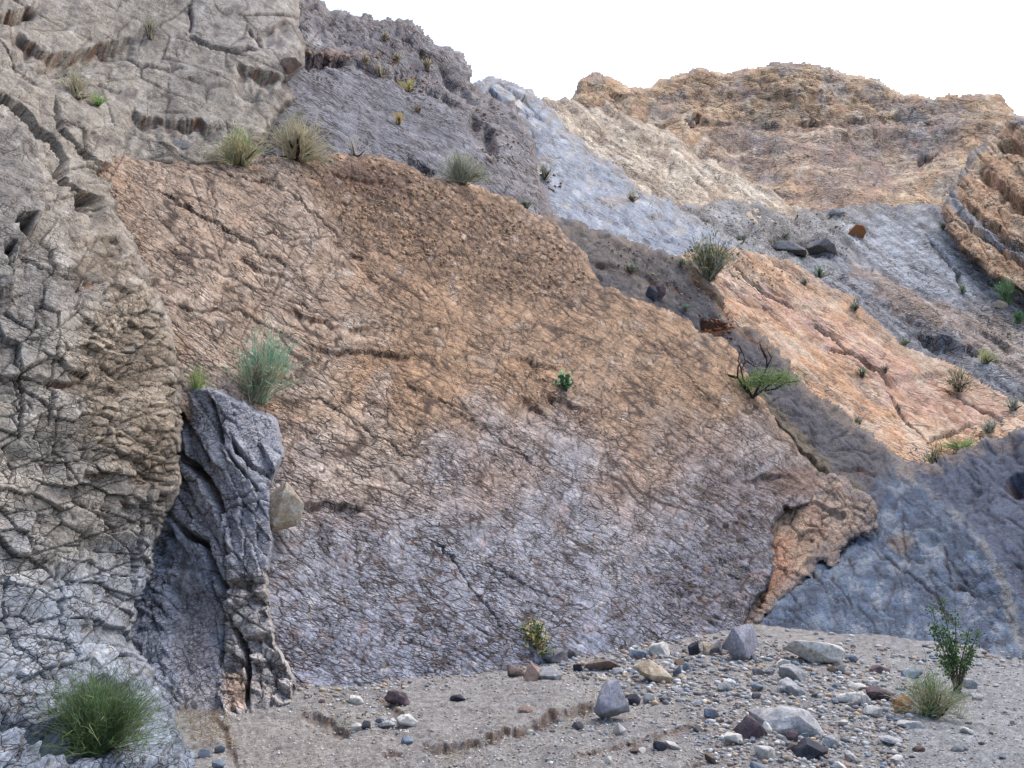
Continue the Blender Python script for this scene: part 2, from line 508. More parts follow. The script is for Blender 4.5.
def slab_h(c):
    k = c.k0
    crumb = zone(c, [(320, 150), (400, 160), (470, 190), (560, 225), (600, 285), (590, 305), (500, 300), (430, 270), (380, 262), (345, 230), (310, 190)], 14, 10)
    lumpy = zone(c, [(690, 440), (830, 480), (780, 520), (770, 600), (700, 640), (640, 600), (690, 540)], 26, 16)
    lower = sstep(400, 520, c.v + fbm(c.x / 60, c.y / 60, 3, 3) * 80 - (c.u - 500) * 0.1)
    smooth = zone(c, [(110, 140), (330, 160), (360, 240), (400, 330), (300, 380), (180, 400), (120, 300)], 40, 20)
    r1, k1, _ = chips(c, 13, 5.0, -33, 3, 0.22, 12, 0.9, 0.8)
    r2, k2, _ = chips(c, 40, 15, -30, 8, 0.07, 26, 0.8, 0.5)
    r3, k3, _ = chips(c, 6.0, 3.6, -28, 14, 0.4, 4, 1.0, 0.9)
    r4, k4, _ = chips(c, 120, 55, -32, 21, 0.022, 60, 0.6, 0.3)
    r5, k5, _ = chips(c, 8.5, 6.0, -35, 31, 0.3, 6, 1.0, 1.0)
    a, b = rot(c.x, c.y, -32)
    streak = fbm(a / 50, b / 9, 4, 5)
    broken = sstep(-0.3, 0.3, fbm(c.x / 45, c.y / 45, 4, 12)) * (1 - 0.75 * smooth)
    net = (0.15 + sstep(-0.1, 0.35, fbm(c.x / 70, c.y / 70, 3, 44))) * (1 - 0.6 * lower)
    r6, k6, _ = chips(c, 26, 11, -38, 51, 0.07, 18, 0.8, 0.5)
    te = terrace(c.x, c.y, 60, 24, -32, 7, 52); te2 = terrace(c.x, c.y, 22, 8, -32, 5, 53)
    h = fbm(c.x / 160, c.y / 160, 3, 1) * 28 + fbm(c.x / 50, c.y / 50, 4, 2) * 3 + fbm(c.x / 16, c.y / 16, 4, 32) * 0.6
    h = h + streak * 0.7 + fbm(c.x / 4, c.y / 3, 3, 132) * 0.35 + te * 6 + te2 * 1.5 * (1 - 0.5 * smooth)
    h = h + broken * (r1 * 0.7 - k1 * 1.8) * (1 - crumb * 0.4)
    h = h + r2 * 1.0 - k2 * 3.0 * net + (r6 * 0.5 - k6 * 3.0 * sstep(-0.1, 0.2, fbm(c.x / 55, c.y / 55, 3, 54)))
    h = h + (r3 * 0.45 - k3 * 0.7) * (0.3 + 0.7 * broken)
    h = h + r4 * 2.0 - k4 * 4.0 * (1 - 0.6 * lower)
    ln = np.clip(lines(c, 80, 13, -33, 301, 0.8, 0.06) + 0.8 * lines(c, 36, 8, -36, 311, 0.6, 0.1) + 0.8 * lines(c, 50, 16, -8, 321, 0.8, 0.1) + 0.7 * lines(c, 30, 14, 60, 331, 0.8, 0.12) + 0.7 * lines(c, 22, 9, -75, 341, 0.7, 0.1), 0, 1)
    h = h - ln * 2.2
    h = h + crumb * (r5 * 6.5 + r3 * 2.5 - k5 * 3.5 + fbm(c.x / 12, c.y / 9, 3, 7) * 4) + lumpy * (r5 * 4.5 - k5 * 2.6 + fbm(c.x / 14, c.y / 14, 3, 6) * 7.0)
    c.cr = np.clip(k1 * broken + k2 * net + k4 * 0.7 + k5 * crumb + k3 * 0.4 + k6 * 0.6, 0, 1); c.ln = ln; c.crumb = crumb; c.lower = lower; c.lumpy = lumpy; c.smooth = smooth
    c.streak = streak; c.cellr = r1 + r2 * 0.6 + r3 * 0.5
    h = h * k * 0.31
    for i, (p, w, dp) in enumerate(slab_cracks): h = h + groove(c, p, w * 0.95, dp * k * 1.7, 6, i)
    c.ledge = 0 * h
    for i, (p, dp, fd) in enumerate(slab_ledges):
        e, m = undercut(c, p, dp * 1.1, fd, 5, i); h = h + e; c.ledge = np.maximum(c.ledge, m)
    rim = np.clip(1 + c.sdf / 26, 0, 1)
    h = h - rim ** 2 * 0.06
    return h
def slab_c(c):
    n1 = fbm(c.x / 70, c.y / 70, 4, 15); n2 = fbm(c.x / 18, c.y / 18, 4, 16)
    col = np.zeros(c.u.shape + (3,), np.float32) + S(168, 136, 106)
    col = mix(col, sstep(-0.1, 0.3, n1), S(180, 152, 124))
    col = mix(col, c.smooth * 0.7, S(170, 150, 130))
    up = zone(c, [(330, 160), (560, 215), (600, 290), (740, 350), (800, 440), (640, 430), (520, 420), (420, 370), (360, 290)], 40, 22)
    col = mix(col, up * 0.8, S(168, 132, 96))
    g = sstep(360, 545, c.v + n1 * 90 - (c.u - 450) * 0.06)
    col = mix(col, g * 0.92, S(144, 147, 156))  # grey rock below, with the blue cast of skylight painted into its colour
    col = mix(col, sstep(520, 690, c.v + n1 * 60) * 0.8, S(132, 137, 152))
    col = mix(col, c.lumpy * 0.6, S(112, 106, 112))
    col = mix(col, c.crumb * 0.65, S(150, 118, 88))
    dk = blob(c, 365, 178, 52, 20, 0.5, 3, 0.2)
    col = mix(col, dk * 0.8, S(118, 86, 70))
    col = mix(col, sstep(0.1, 0.45, n2) * 0.35, S(150, 108, 76))
    col = mix(col, sstep(0.2, 0.5, -n2) * 0.35, S(205, 192, 178))
    col = mix(col, zone(c, [(300, 370), (430, 440), (420, 500), (300, 505)], 20, 14) * 0.5, S(190, 164, 134))
    rust = blob(c, 800, 480, 34, 20, 0.5, 4)
    col = mix(col, rust * 0.7, S(124, 92, 70))
    col = mix(col, c.ledge * 0.75, S(140, 92, 58))
    col = mix(col, c.cr ** 1.5 * 0.75, S(84, 64, 54)); col = mix(col, c.ln * 0.85, S(70, 54, 46))  # crack darkness painted in: brown dirt plus shade the shallow relief lacks
    col = col * 0.92 * (1 + np.clip(c.cellr, -1, 1) * 0.28)[..., None] * (1 + c.streak * 0.35)[..., None]
    return col
patch('rock_slab', SLAB_POLY, None, 1.0, slab_h, slab_c, MAT_SLAB, drop=1.2, sat=1.05, ragged=4, depth_fn=slab_depth,
      label='big tilted rock slab, tan above and lavender grey below, covered in fine cracks')

# ------------------------------------------------------------------ left buttress
BUT_POLY = [(340, -160), (318, -60), (296, 2), (300, 40), (304, 62), (286, 82), (292, 98), (276, 122), (250, 150), (200, 161), (128, 158), (122, 182),
            (122, 206), (140, 240), (155, 280), (176, 318), (188, 360), (188, 420), (186, 470), (176, 512), (162, 545), (158, 580), (142, 604),
            (140, 640), (160, 680), (186, 722), (214, 768), (235, 860), (-260, 860), (-260, -160)]
BUT_CTRL = [(-260, 860, 2.6), (-260, 400, 4.2), (-260, 100, 7.5), (-260, -160, 13), (0, 860, 3.5), (0, 768, 4.0), (100, 768, 4.7), (200, 768, 5.3), (225, 860, 4.4),
            (0, 690, 4.6), (100, 690, 5.6), (150, 700, 6.3), (0, 600, 5.2), (80, 600, 5.9), (125, 620, 6.9), (0, 450, 5.7), (80, 450, 6.2), (140, 450, 7.0), (186, 450, 8.7),
            (0, 300, 6.5), (80, 300, 7.2), (130, 290, 8.4), (180, 330, 10.0), (0, 200, 7.8), (70, 210, 9.2), (122, 206, 11.7), (122, 182, 12.1), (0, 100, 10.0), (70, 120, 11.6), (126, 157, 12.75), (165, 158, 13.4),
            (200, 160, 13.95), (252, 150, 15.4), (0, 20, 13.0), (100, 60, 15.0), (200, 80, 16.6), (290, 70, 19.0), (290, 10, 21.5), (150, 0, 18.2), (0, -100, 18), (300, -120, 29)]
but_cracks = [
    ([(-20, 82), (0, 95), (15, 105), (30, 116), (46, 132), (58, 144), (67, 158), (64, 168), (56, 178), (72, 188), (84, 198), (104, 208)], 4.5, 0.5),
    ([(58, 92), (60, 112), (62, 128), (76, 142), (96, 164), (114, 182)], 2.6, 0.3),
    ([(78, 118), (84, 130), (84, 138)], 1.5, 0.1),
    ([(38, 62), (66, 68), (92, 74)], 2.4, 0.16),
    ([(0, 34), (12, 52), (22, 66), (46, 84)], 2.0, 0.12),
    ([(96, 80), (112, 88), (122, 92)], 1.4, 0.08),
    ([(122, 54), (140, 66), (160, 70), (190, 72)], 1.6, 0.10),
    ([(185, 34), (200, 42), (222, 52), (240, 54), (262, 53)], 2.6, 0.18),
    ([(190, 2), (192, 20), (188, 32)], 2.0, 0.12),
    ([(245, 30), (258, 38), (262, 52)], 1.8, 0.12),
    ([(14, 255), (40, 268), (68, 276), (100, 280)], 1.6, 0.07),
    ([(20, 340), (24, 390), (18, 440)], 1.6, 0.07),
    ([(60, 320), (56, 380), (48, 430)], 1.3, 0.06),
    ([(60, 560), (66, 620), (78, 668)], 2.2, 0.10),
    ([(104, 540), (98, 600), (84, 640)], 1.8, 0.08),
    ([(82, 566), (84, 540), (100, 510)], 2.4, 0.10),
    ([(0, 596), (20, 640), (60, 680)], 1.8, 0.08),
    ([(158, 420), (150, 480), (140, 530), (128, 600)], 2.4, 0.16),
    ([(170, 440), (162, 490), (150, 540)], 2.2, 0.16),
]
but_ledges = [
    ([(14, 22), (30, 38), (50, 50), (72, 50), (95, 46), (118, 42), (146, 34)], 0.42, 15),
    ([(-20, 14), (0, 12), (20, 6), (42, 0)], 0.4, 9),
    ([(122, 108), (150, 116), (180, 122), (205, 122), (228, 132)], 0.3, 14),
    ([(236, 66), (258, 72), (284, 76)], 0.45, 17),
    ([(74, 190), (88, 194), (108, 198)], 0.55, 15),
    ([(98, 164), (112, 166), (120, 170)], 0.3, 12),
    ([(250, 28), (268, 30), (288, 20)], 0.4, 12),
    ([(10, 222), (18, 222), (29, 222)], 0.5, 16),
    ([(-5, 254), (4, 252), (12, 254)], 0.5, 14),
    ([(74, 280), (90, 282), (110, 278)], 0.15, 8),
    ([(80, 470), (104, 476), (118, 468)], 0.12, 9),
    ([(40, 372), (70, 380), (96, 372)], 0.10, 8),
    ([(118, 500), (135, 506), (150, 500)], 0.14, 8),
    ([(0, 706), (30, 712), (64, 735), (76, 768)], 0.30, 26),
]
def but_h(c):
    k = 5.8 / F
    upper = 1 - sstep(195, 245, c.v + fbm(c.u / 50, c.v / 50, 3, 8) * 30 - np.clip(c.u - 60, 0, 200) * 0.35)
    knob = zone(c, [(96, 200), (130, 230), (160, 300), (186, 350), (184, 480), (140, 490), (95, 450), (80, 390), (75, 340), (110, 300), (70, 250)], 14, 10)
    foot = sstep(640, 720, c.v + fbm(c.u / 40, c.v / 40, 3, 9) * 40)
    r1, k1, id1 = chips(c, 32, 19, -12, 4, 0.06, 14, 1.2, 1.5)
    r2, k2, id2 = chips(c, 14, 8, -24, 17, 0.16, 8, 1.3, 1.0)
    r3, k3, _ = chips(c, 75, 42, 20, 27, 0.04, 40, 0.5, 0.6)
    ru, ku, idu = chips(c, 120, 42, -22, 37, 0.03, 50, 0.5, 0.5)
    r4, k4, _ = chips(c, 9, 5, -15, 47, 0.18, 6, 0.9, 0.6)
    a, b = rot(c.x, c.y, -20)
    lo = 1 - upper
    h = fbm(c.x / 150, c.y / 150, 3, 61) * 14 + fbm(c.x / 40, c.y / 40, 4, 62) * 3 + fbm(c.x / 11, c.y / 11, 4, 63) * 0.5
    h = h + lo * (1 - knob * 0.6) * (r1 * 4.6 - k1 * 4.6) + lo * (r3 * 3 - k3 * 3.5)
    h = h + lo * knob * (r2 * 3.4 - k2 * 2.6 + r1 * 5)
    h = h + lo * (r4 * 0.5 - k4 * 0.6 * sstep(-0.1, 0.3, fbm(c.x / 40, c.y / 40, 3, 64)))
    h = h + upper * (ru * 4.5 - ku * 3.0 + fbm(a / 40, b / 12, 4, 65) * 1.4 + fbm(c.x / 5, c.y / 4, 3, 165) * 0.35 + r4 * 0.6 - k4 * 0.6)
    ln = np.clip(lines(c, 70, 22, -14, 401, 0.7, 0.05) + lines(c, 60, 24, 80, 411, 0.7, 0.05) + 0.8 * lines(c, 40, 16, -40, 421, 0.6, 0.1), 0, 1)
    h = h - ln * 1.8; c.ln = ln
    h = h + foot * fbm(c.x / 48, c.y / 36, 3, 66) * 22
    h = h + terrace(c.x, c.y, 60, 22, -18, 6, 67) * (3 + 4 * upper) + fbm(c.x / 4, c.y / 3, 3, 68) * 0.3
    h = h * k * (1.0 + upper * 0.8)
    # a column standing proud along the frame's left edge
    colm = zone(c, [(-280, 120), (20, 128), (38, 170), (40, 205), (32, 236), (14, 250), (10, 300), (-280, 320)], 3, 3)
    h = h + colm * 0.16
    for i, (p, w, dp) in enumerate(but_cracks): h = h + groove(c, p, w, dp, 4, i)
    c.ledge = 0 * h
    for i, (p, dp, fd) in enumerate(but_ledges):
        e, m = undercut(c, p, dp, fd, 5, i); h = h + e
        c.ledge = np.maximum(c.ledge, m * (0.0 if i in (7, 8, 13) else 1.0))
    rim = np.clip(1 + c.sdf / 20, 0, 1); h = h - rim ** 2 * 0.1
    c.upper, c.knob, c.foot, c.id1 = upper, knob, foot, id1
    c.cr = np.clip(lo * (k1 * (1 - knob * 0.5) + k2 * knob + k3) + ku * upper, 0, 1)
    c.cr2 = lo * k4
    c.cellr = lo * (r1 + knob * r2) + ru * upper * 0.6 + r4 * 0.6
    c.cell = np.where(upper > 0.55, idu * 4 + 1, np.where(knob > 0.55, id2 * 4 + 2, id1 * 4 + 3))
    c.cell = np.where(c.foot > 0.6, -1, c.cell)
    return h
def but_c(c):
    n1 = fbm(c.x / 60, c.y / 60, 4, 71); n2 = fbm(c.x / 16, c.y / 16, 4, 72)
    col = np.zeros(c.u.shape + (3,), np.float32) + S(168, 160, 148)
    col = mix(col, sstep(-0.05, 0.3, n1) * 0.7, S(134, 124, 112))
    col = mix(col, c.knob * 0.65, S(164, 142, 112))
    low = sstep(500, 620, c.v + n1 * 70)
    col = mix(col, low * 0.8, S(156, 168, 182))
    col = mix(col, c.foot * 0.5, S(122, 138, 160))
    col = mix(col, c.upper * 0.85, S(168, 156, 138))
    col = mix(col, c.upper * sstep(0.0, 0.35, n1) * 0.7, S(182, 170, 152))
    col = mix(col, c.upper * zone(c, [(180, -20), (300, -20), (300, 60), (220, 55), (180, 30)], 14, 10) * 0.5, S(190, 178, 166))
    dk = zone(c, [(-300, 130), (20, 130), (36, 170), (30, 240), (60, 290), (20, 380), (-300, 400)], 20, 14)
    col = mix(col, dk * 0.5, S(108, 108, 110))
    col = mix(col, c.upper * sstep(0.08, 0.3, n2) * 0.6, S(112, 102, 98))
    col = mix(col, sstep(0.15, 0.5, -n2) * 0.4, S(206, 200, 188))
    col = mix(col, c.ledge * 0.85, S(126, 82, 52))
    col = mix(col, c.cr * (0.6 + 0.15 * c.knob), S(84, 66, 54))  # shade of the deep cracks painted as dark brown, along with dirt
    col = mix(col, c.cr2 * 0.2, S(96, 84, 76)); col = mix(col, c.ln * 0.65, S(84, 68, 58))
    return col * 0.69 * (1 + np.clip(c.cellr, -1, 1) * 0.34)[..., None]
patch('rock_buttress', BUT_POLY, BUT_CTRL, 1.25, but_h, but_c, MAT_NEAR, sat=1.0, drop=lambda c: 0.12 + 1.5 * sstep(205, 240, c.v) + 2.0 * sstep(255, 275, c.u), ragged=3, blocks=290, block_min=70,
      label='pale grey jointed rock buttress broken into blocks, green shrub at its foot')

# ------------------------------------------------------------------ dark wedge of column blocks in the recess
WED_POLY = [(110, 470), (150, 430), (178, 396), (205, 384), (240, 402), (278, 420), (283, 450), (276, 472), (268, 488), (272, 540), (266, 575), (268, 605),
            (272, 640), (296, 684), (290, 700), (272, 712), (260, 760), (110, 790)]
WED_CTRL = [(110, 470, 10.0), (110, 780, 6.9), (180, 400, 10.1), (205, 390, 9.85), (278, 420, 10.0), (240, 470, 9.15), (272, 520, 8.85), (255, 600, 8.05), (268, 640, 7.82),
            (290, 690, 7.5), (240, 700, 7.3), (150, 560, 8.8), (180, 600, 8.55), (205, 640, 8.0), (180, 690, 7.4), (222, 560, 8.5), (200, 520, 9.0), (260, 760, 6.6)]
wed_cracks = [
    ([(180, 454), (190, 464), (203, 477), (212, 492), (219, 506), (223, 522)], 4.5, 0.32),
    ([(172, 518), (188, 534), (203, 541), (208, 558), (218, 585), (222, 609)], 3.8, 0.28),
    ([(201, 551), (210, 589), (221, 612), (220, 640), (219, 664)], 2.4, 0.2),
    ([(225, 612), (236, 630), (245, 650), (248, 680), (249, 714)], 3.0, 0.22),
    ([(207, 392), (214, 411), (219, 430), (224, 446)], 3.0, 0.22),
    ([(195, 430), (201, 446), (209, 463)], 2.0, 0.14),
    ([(230, 436), (238, 450), (249, 463), (262, 470), (274, 474)], 2.4, 0.18),
    ([(224, 446), (236, 464), (250, 480), (262, 492)], 1.6, 0.12),
    ([(226, 520), (222, 560), (224, 600)], 1.6, 0.14),
    ([(222, 512), (240, 505), (262, 500)], 1.3, 0.08),
    ([(222, 500), (245, 496), (262, 486)], 1.0, 0.06),
]
wed_ledges = [([(222, 584), (238, 578), (250, 576)], 0.22, 14), ([(246, 598), (258, 596), (272, 590)], 0.16, 10), ([(250, 640), (262, 634), (274, 640)], 0.12, 9),
              ([(250, 664), (270, 658), (292, 680)], 0.14, 12), ([(222, 662), (234, 660), (246, 662)], 0.14, 9), ([(166, 520), (160, 524), (150, 520)], 0.3, 30)]
def wed_h(c):
    k = 8.3 / F
    cols = zone(c, [(178, 380), (290, 410), (290, 480), (280, 600), (305, 700), (215, 730), (222, 620), (205, 545), (170, 515), (165, 440)], 4, 4)
    rub = zone(c, [(222, 575), (275, 570), (305, 700), (225, 725)], 8, 6)
    r1, k1, id1 = chips(c, 40, 14, -66, 5, 0.06, 6, 0.7, 1.0)
    r2, k2, id2 = chips(c, 17, 13, -25, 15, 0.12, 10, 1.0, 1.0)
    h = fbm(c.x / 60, c.y / 60, 4, 81) * 5 + fbm(c.x / 14, c.y / 14, 4, 82) * 1.2
    h = h + cols * ((1 - rub) * (r1 * 8 - k1 * 3.5) + rub * (r2 * 7 - k2 * 4)) - (1 - cols) * 3
    left = zone(c, [(100, 440), (150, 540), (165, 600), (170, 800), (100, 800)], 6, 6)
    h = h + left * r2 * 6
    r3, k3, _ = chips(c, 12, 6, -60, 25, 0.2, 8, 0.9, 0.7)
    h = h + r3 * 0.9 - k3 * 0.7 + terrace(c.x, c.y, 40, 18, -60, 6, 26) * 3 + fbm(c.x / 4, c.y / 3, 3, 27) * 0.6
    h = h * k
    for i, (p, w, dp) in enumerate(wed_cracks): h = h + groove(c, p, w, dp, 3, i)
    c.ledge = 0 * h
    for i, (p, dp, fd) in enumerate(wed_ledges):
        e, m = undercut(c, p, dp, fd, 4, i); h = h + e; c.ledge = np.maximum(c.ledge, m)
    c.ln = np.clip(lines(c, 60, 20, -60, 431, 0.7, 0.1) + lines(c, 30, 18, 10, 441, 0.7, 0.12), 0, 1); h = h - c.ln * 1.6 * k
    c.cols, c.rub, c.cr = cols, rub, np.clip(cols * (k1 * (1 - rub) + k2 * rub), 0, 1)
    c.cellr = cols * (r1 * (1 - rub) + r2 * rub)
    c.cell = np.where(cols < 0.5, -1, np.where(rub > 0.5, id2 * 2, id1 * 2 + 1))
    return h
def wed_c(c):
    n1 = fbm(c.x / 40, c.y / 40, 4, 83); n2 = fbm(c.x / 12, c.y / 12, 4, 84)
    col = np.zeros(c.u.shape + (3,), np.float32) + S(140, 145, 158)
    col = mix(col, c.cols * 0.7, S(140, 137, 140))
    col = mix(col, zone(c, [(178, 560), (222, 600), (222, 720), (172, 720)], 14, 10) * 0.55, S(124, 112, 110))
    col = mix(col, c.rub * 0.75, S(166, 152, 138))
    col = mix(col, sstep(0.05, 0.4, n1) * 0.4, S(150, 146, 146))
    col = mix(col, blob(c, 236, 690, 14, 24, 0.4, 2) * 0.8, S(160, 124, 92))
    col = mix(col, sstep(0.15, 0.45, n2) * 0.3, S(92, 82, 80))
    col = mix(col, c.ledge * 0.7, S(128, 88, 62)); col = mix(col, c.cr * 0.4, S(84, 66, 58)); col = mix(col, c.ln * 0.6, S(70, 58, 54))
    return col * 1.08 * (1 + np.clip(c.cellr, -1, 1) * 0.2)[..., None]
patch('rock_wedge', WED_POLY, WED_CTRL, 1.2, wed_h, wed_c, MAT_NEAR, drop=0.9, ragged=2, blocks=60, block_min=60,
      label='dark grey wedge of steep column blocks in the recess between buttress and slab')

# ------------------------------------------------------------------ grey bed and blue bulge on the right
BUL_POLY = [(540, 215), (575, 222), (640, 248), (690, 262), (722, 296), (742, 326), (766, 336), (800, 380), (850, 418), (905, 466), (930, 462), (985, 440), (1024, 428), (1180, 410), (1180, 740),
            (980, 700), (730, 690), (700, 500), (560, 330), (520, 260)]
BUL_CTRL = [(540, 215, 24), (600, 240, 24), (690, 275, 25), (640, 300, 22.2), (742, 330, 24.2), (700, 400, 21), (800, 385, 22.4), (850, 420, 21.5), (905, 466, 20), (985, 440, 19.5), (1024, 430, 18.5),
            (1180, 410, 16), (830, 480, 18.8), (835, 525, 17.3), (770, 600, 13.7), (750, 628, 12.8), (880, 560, 15), (960, 540, 14.6), (1000, 500, 15.8), (1024, 600, 11.6), (870, 640, 11.35),
            (960, 648, 10.6), (1024, 655, 10.1), (1180, 650, 8.6), (730, 690, 10), (1180, 740, 7.5), (980, 700, 8.5)]
bul_ledges = [([(700, 318), (716, 320), (730, 326)], 0.4, 14), ([(620, 264), (650, 276), (680, 284), (700, 300)], 0.16, 7), ([(590, 262), (610, 268), (640, 272)], 0.14, 7),
              ([(1000, 484), (1012, 470), (1030, 466)], 0.5, 18), ([(690, 268), (715, 292), (742, 322)], 0.18, 7), ([(832, 468), (860, 470), (885, 476)], 0.1, 8), ([(720, 296), (735, 312), (760, 340)], 0.15, 6)]
bul_cracks = [([(760, 410), (775, 424), (800, 448), (835, 480)], 2.0, 0.22), ([(850, 540), (890, 560), (930, 590), (960, 630)], 1.6, 0.06), ([(780, 560), (830, 580), (860, 620)], 1.4, 0.05),
              ([(900, 500), (905, 560), (880, 620)], 1.4, 0.05), ([(940, 540), (950, 580), (990, 600)], 1.4, 0.06)]
def bul_h(c):
    k = c.k
    a, b = rot(c.u, -c.v, -42)
    bed = zone(c, [(520, 200), (700, 255), (905, 460), (850, 520), (740, 440), (560, 300)], 14, 8)
    bulge = zone(c, [(880, 470), (960, 520), (1010, 600), (1024, 690), (700, 700), (740, 600), (830, 510)], 14, 8)
    r1, k1, _ = chips(c, 20, 10, -40, 6, 0.12, 14, 0.8, 0.8)
    r2, k2, _ = chips(c, 58, 34, 30, 18, 0.05, 40, 0.7, 0.5)
    r3, k3, _ = chips(c, 7, 5, -40, 28, 0.25, 5, 1.0, 0.8)
    h = fbm(c.x / 110, c.y / 110, 3, 91) * 9 + fbm(c.x / 30, c.y / 30, 4, 92) * 3 + fbm(c.x / 9, c.y / 9, 3, 93) * 0.5
    h = h + bed * (fbm(a / 70, b / 9, 4, 94) * 1.4 + r1 * 0.7 - k1 * 0.6 + r3 * 0.3)
    h = h + (1 - bed) * (r2 * 2 - k2 * 1.0 + r1 * 0.7 - k1 * 0.6 + r3 * 0.5 + fbm(c.x / 22, c.y / 22, 4, 95) * 2.0)
    h = h + terrace(c.x, c.y, 46, 18, -42, 6, 96) * 3 + fbm(c.x / 4, c.y / 3, 3, 99) * 0.6
    h = h * k
    for i, (p, w, dp) in enumerate(bul_cracks): h = h + groove(c, p, w, dp, 5, i)
    c.ledge = 0 * h
    for i, (p, dp, fd) in enumerate(bul_ledges):
        e, m = undercut(c, p, dp, fd, 4, i); h = h + e; c.ledge = np.maximum(c.ledge, m)
    c.ln = np.clip(lines(c, 50, 14, -42, 451, 0.7, 0.08) + 0.9 * lines(c, 36, 18, 70, 461, 0.7, 0.12) + 0.7 * lines(c, 24, 8, -10, 471, 0.7, 0.08), 0, 1); h = h - c.ln * 2.2 * k
    c.bed, c.cr, c.cellr = bed, np.clip(k2 * (1 - bed) + k1 * 0.5, 0, 1), r1 * 0.5 + r2 * 0.5 * (1 - bed) + r3 * 0.4
    # the dark bed on the far right stands forward of the bulge
    dk = zone(c, [(905, 462), (985, 436), (1190, 400), (1190, 640), (1040, 640), (1004, 570), (960, 516)], 5, 5)
    h = h - dk * 0.06; c.dk = dk
    return h
def bul_c(c):
    n1 = fbm(c.u / 40, c.v / 40, 4, 96); n2 = fbm(c.u / 14, c.v / 14, 4, 97)
    a, b = rot(c.u, -c.v, -42); st = fbm(a / 60, b / 7, 4, 98)
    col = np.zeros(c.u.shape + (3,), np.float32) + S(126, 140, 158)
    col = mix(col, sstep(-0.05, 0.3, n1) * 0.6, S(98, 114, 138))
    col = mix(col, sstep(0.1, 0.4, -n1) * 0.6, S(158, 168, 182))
    col = mix(col, c.bed, S(122, 118, 120))
    col = mix(col, c.bed * sstep(0.0, 0.3, st) * 0.5, S(106, 100, 98))
    col = mix(col, c.bed * zone(c, [(560, 215), (640, 240), (680, 290), (640, 300), (590, 280), (560, 240)], 18, 14) * 0.6, S(150, 138, 126))
    tan = zone(c, [(745, 385), (765, 400), (800, 425), (835, 470), (875, 500), (850, 510), (820, 500), (780, 450), (750, 410)], 6, 4)
    col = mix(col, tan * 0.8, S(158, 140, 114))
    col = mix(col, sstep(0.1, 0.4, n2) * 0.4, S(92, 92, 102))
    n4 = fbm(c.u / 20, c.v / 16, 4, 197)
    col = mix(col, (1 - c.bed) * sstep(0.1, 0.3, n4) * 0.7, S(172, 180, 190)); col = mix(col, (1 - c.bed) * sstep(0.08, 0.3, -n4) * 0.6, S(84, 94, 114))
    pale = np.clip(1 - seg_dist(c.u + n2 * 10, c.v + n1 * 10, [(905, 470), (945, 498), (985, 540), (1000, 570), (1012, 615), (1022, 650)])[0] / 9, 0, 1)
    col = mix(col, pale * 0.75, S(176, 172, 162))
    col = mix(col, c.dk, S(112, 122, 142)); col = mix(col, c.dk * sstep(-0.1, 0.3, st) * 0.5, S(90, 100, 122))
    col = mix(col, blob(c, 900, 540, 14, 12, 0.4, 5) * 0.5, S(168, 140, 108))
    ped = np.clip(1 - seg_dist(c.u + n2 * 8, c.v + n1 * 8, [(690, 266), (716, 294), (742, 324), (770, 350)])[0] / 6, 0, 1)
    col = mix(col, ped * 0.7, S(160, 118, 80))
    col = mix(col, c.ledge * 0.75, S(124, 84, 58))
    col = mix(col, blob(c, 717, 327, 14, 8, 0.4, 6) * 0.9, S(120, 74, 48))
    col = mix(col, c.cr * 0.35, S(80, 74, 78)); col = mix(col, c.ln * 0.55, S(72, 68, 74))
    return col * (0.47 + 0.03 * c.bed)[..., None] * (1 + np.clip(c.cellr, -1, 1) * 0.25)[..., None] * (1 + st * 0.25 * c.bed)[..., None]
patch('rock_bulge', BUL_POLY, BUL_CTRL, 1.5, bul_h, bul_c, MAT_NEAR, drop=0.4, sat=1.35, stain=((140, 122, 104), 12, 0.4), ragged=4,
      label='blue grey rock bulge and dark grey bed right of the cracked slab')

# ------------------------------------------------------------------ rusty outcrop between slab and bulge
OUT_POLY = [(800, 486), (828, 478), (852, 482), (872, 498), (880, 512), (868, 530), (846, 536), (838, 560), (818, 558), (806, 574), (790, 588), (770, 610), (748, 634),
            (728, 640), (730, 600), (750, 560), (760, 520), (780, 495)]
OUT_CTRL = [(800, 486, 17.4), (852, 482, 17.6), (880, 512, 16.6), (846, 540, 16.0), (806, 574, 14.5), (770, 610, 13.2), (735, 636, 12.3), (760, 530, 15.8), (740, 600, 13.6), (820, 520, 16.4)]
def out_h(c):
    r1, k1, _ = chips(c, 11, 8, -40, 7, 0.2, 8, 1, 1); r2, k2, _ = chips(c, 26, 20, 10, 19, 0.1, 16, 1, 1)
    h = (fbm(c.x / 26, c.y / 26, 4, 101) * 6 + r1 * 2.4 - k1 * 1.6 + r2 * 3 - k2 * 2) * c.k0 * 0.8
    c.cr, c.cellr = np.clip(k1 + k2, 0, 1), r1 * 0.6 + r2 * 0.6
    e, m = undercut(c, [(800, 500), (815, 502), (835, 508), (850, 520)], 0.2, 10, 4, 1); c.ledge = m
    return h + e
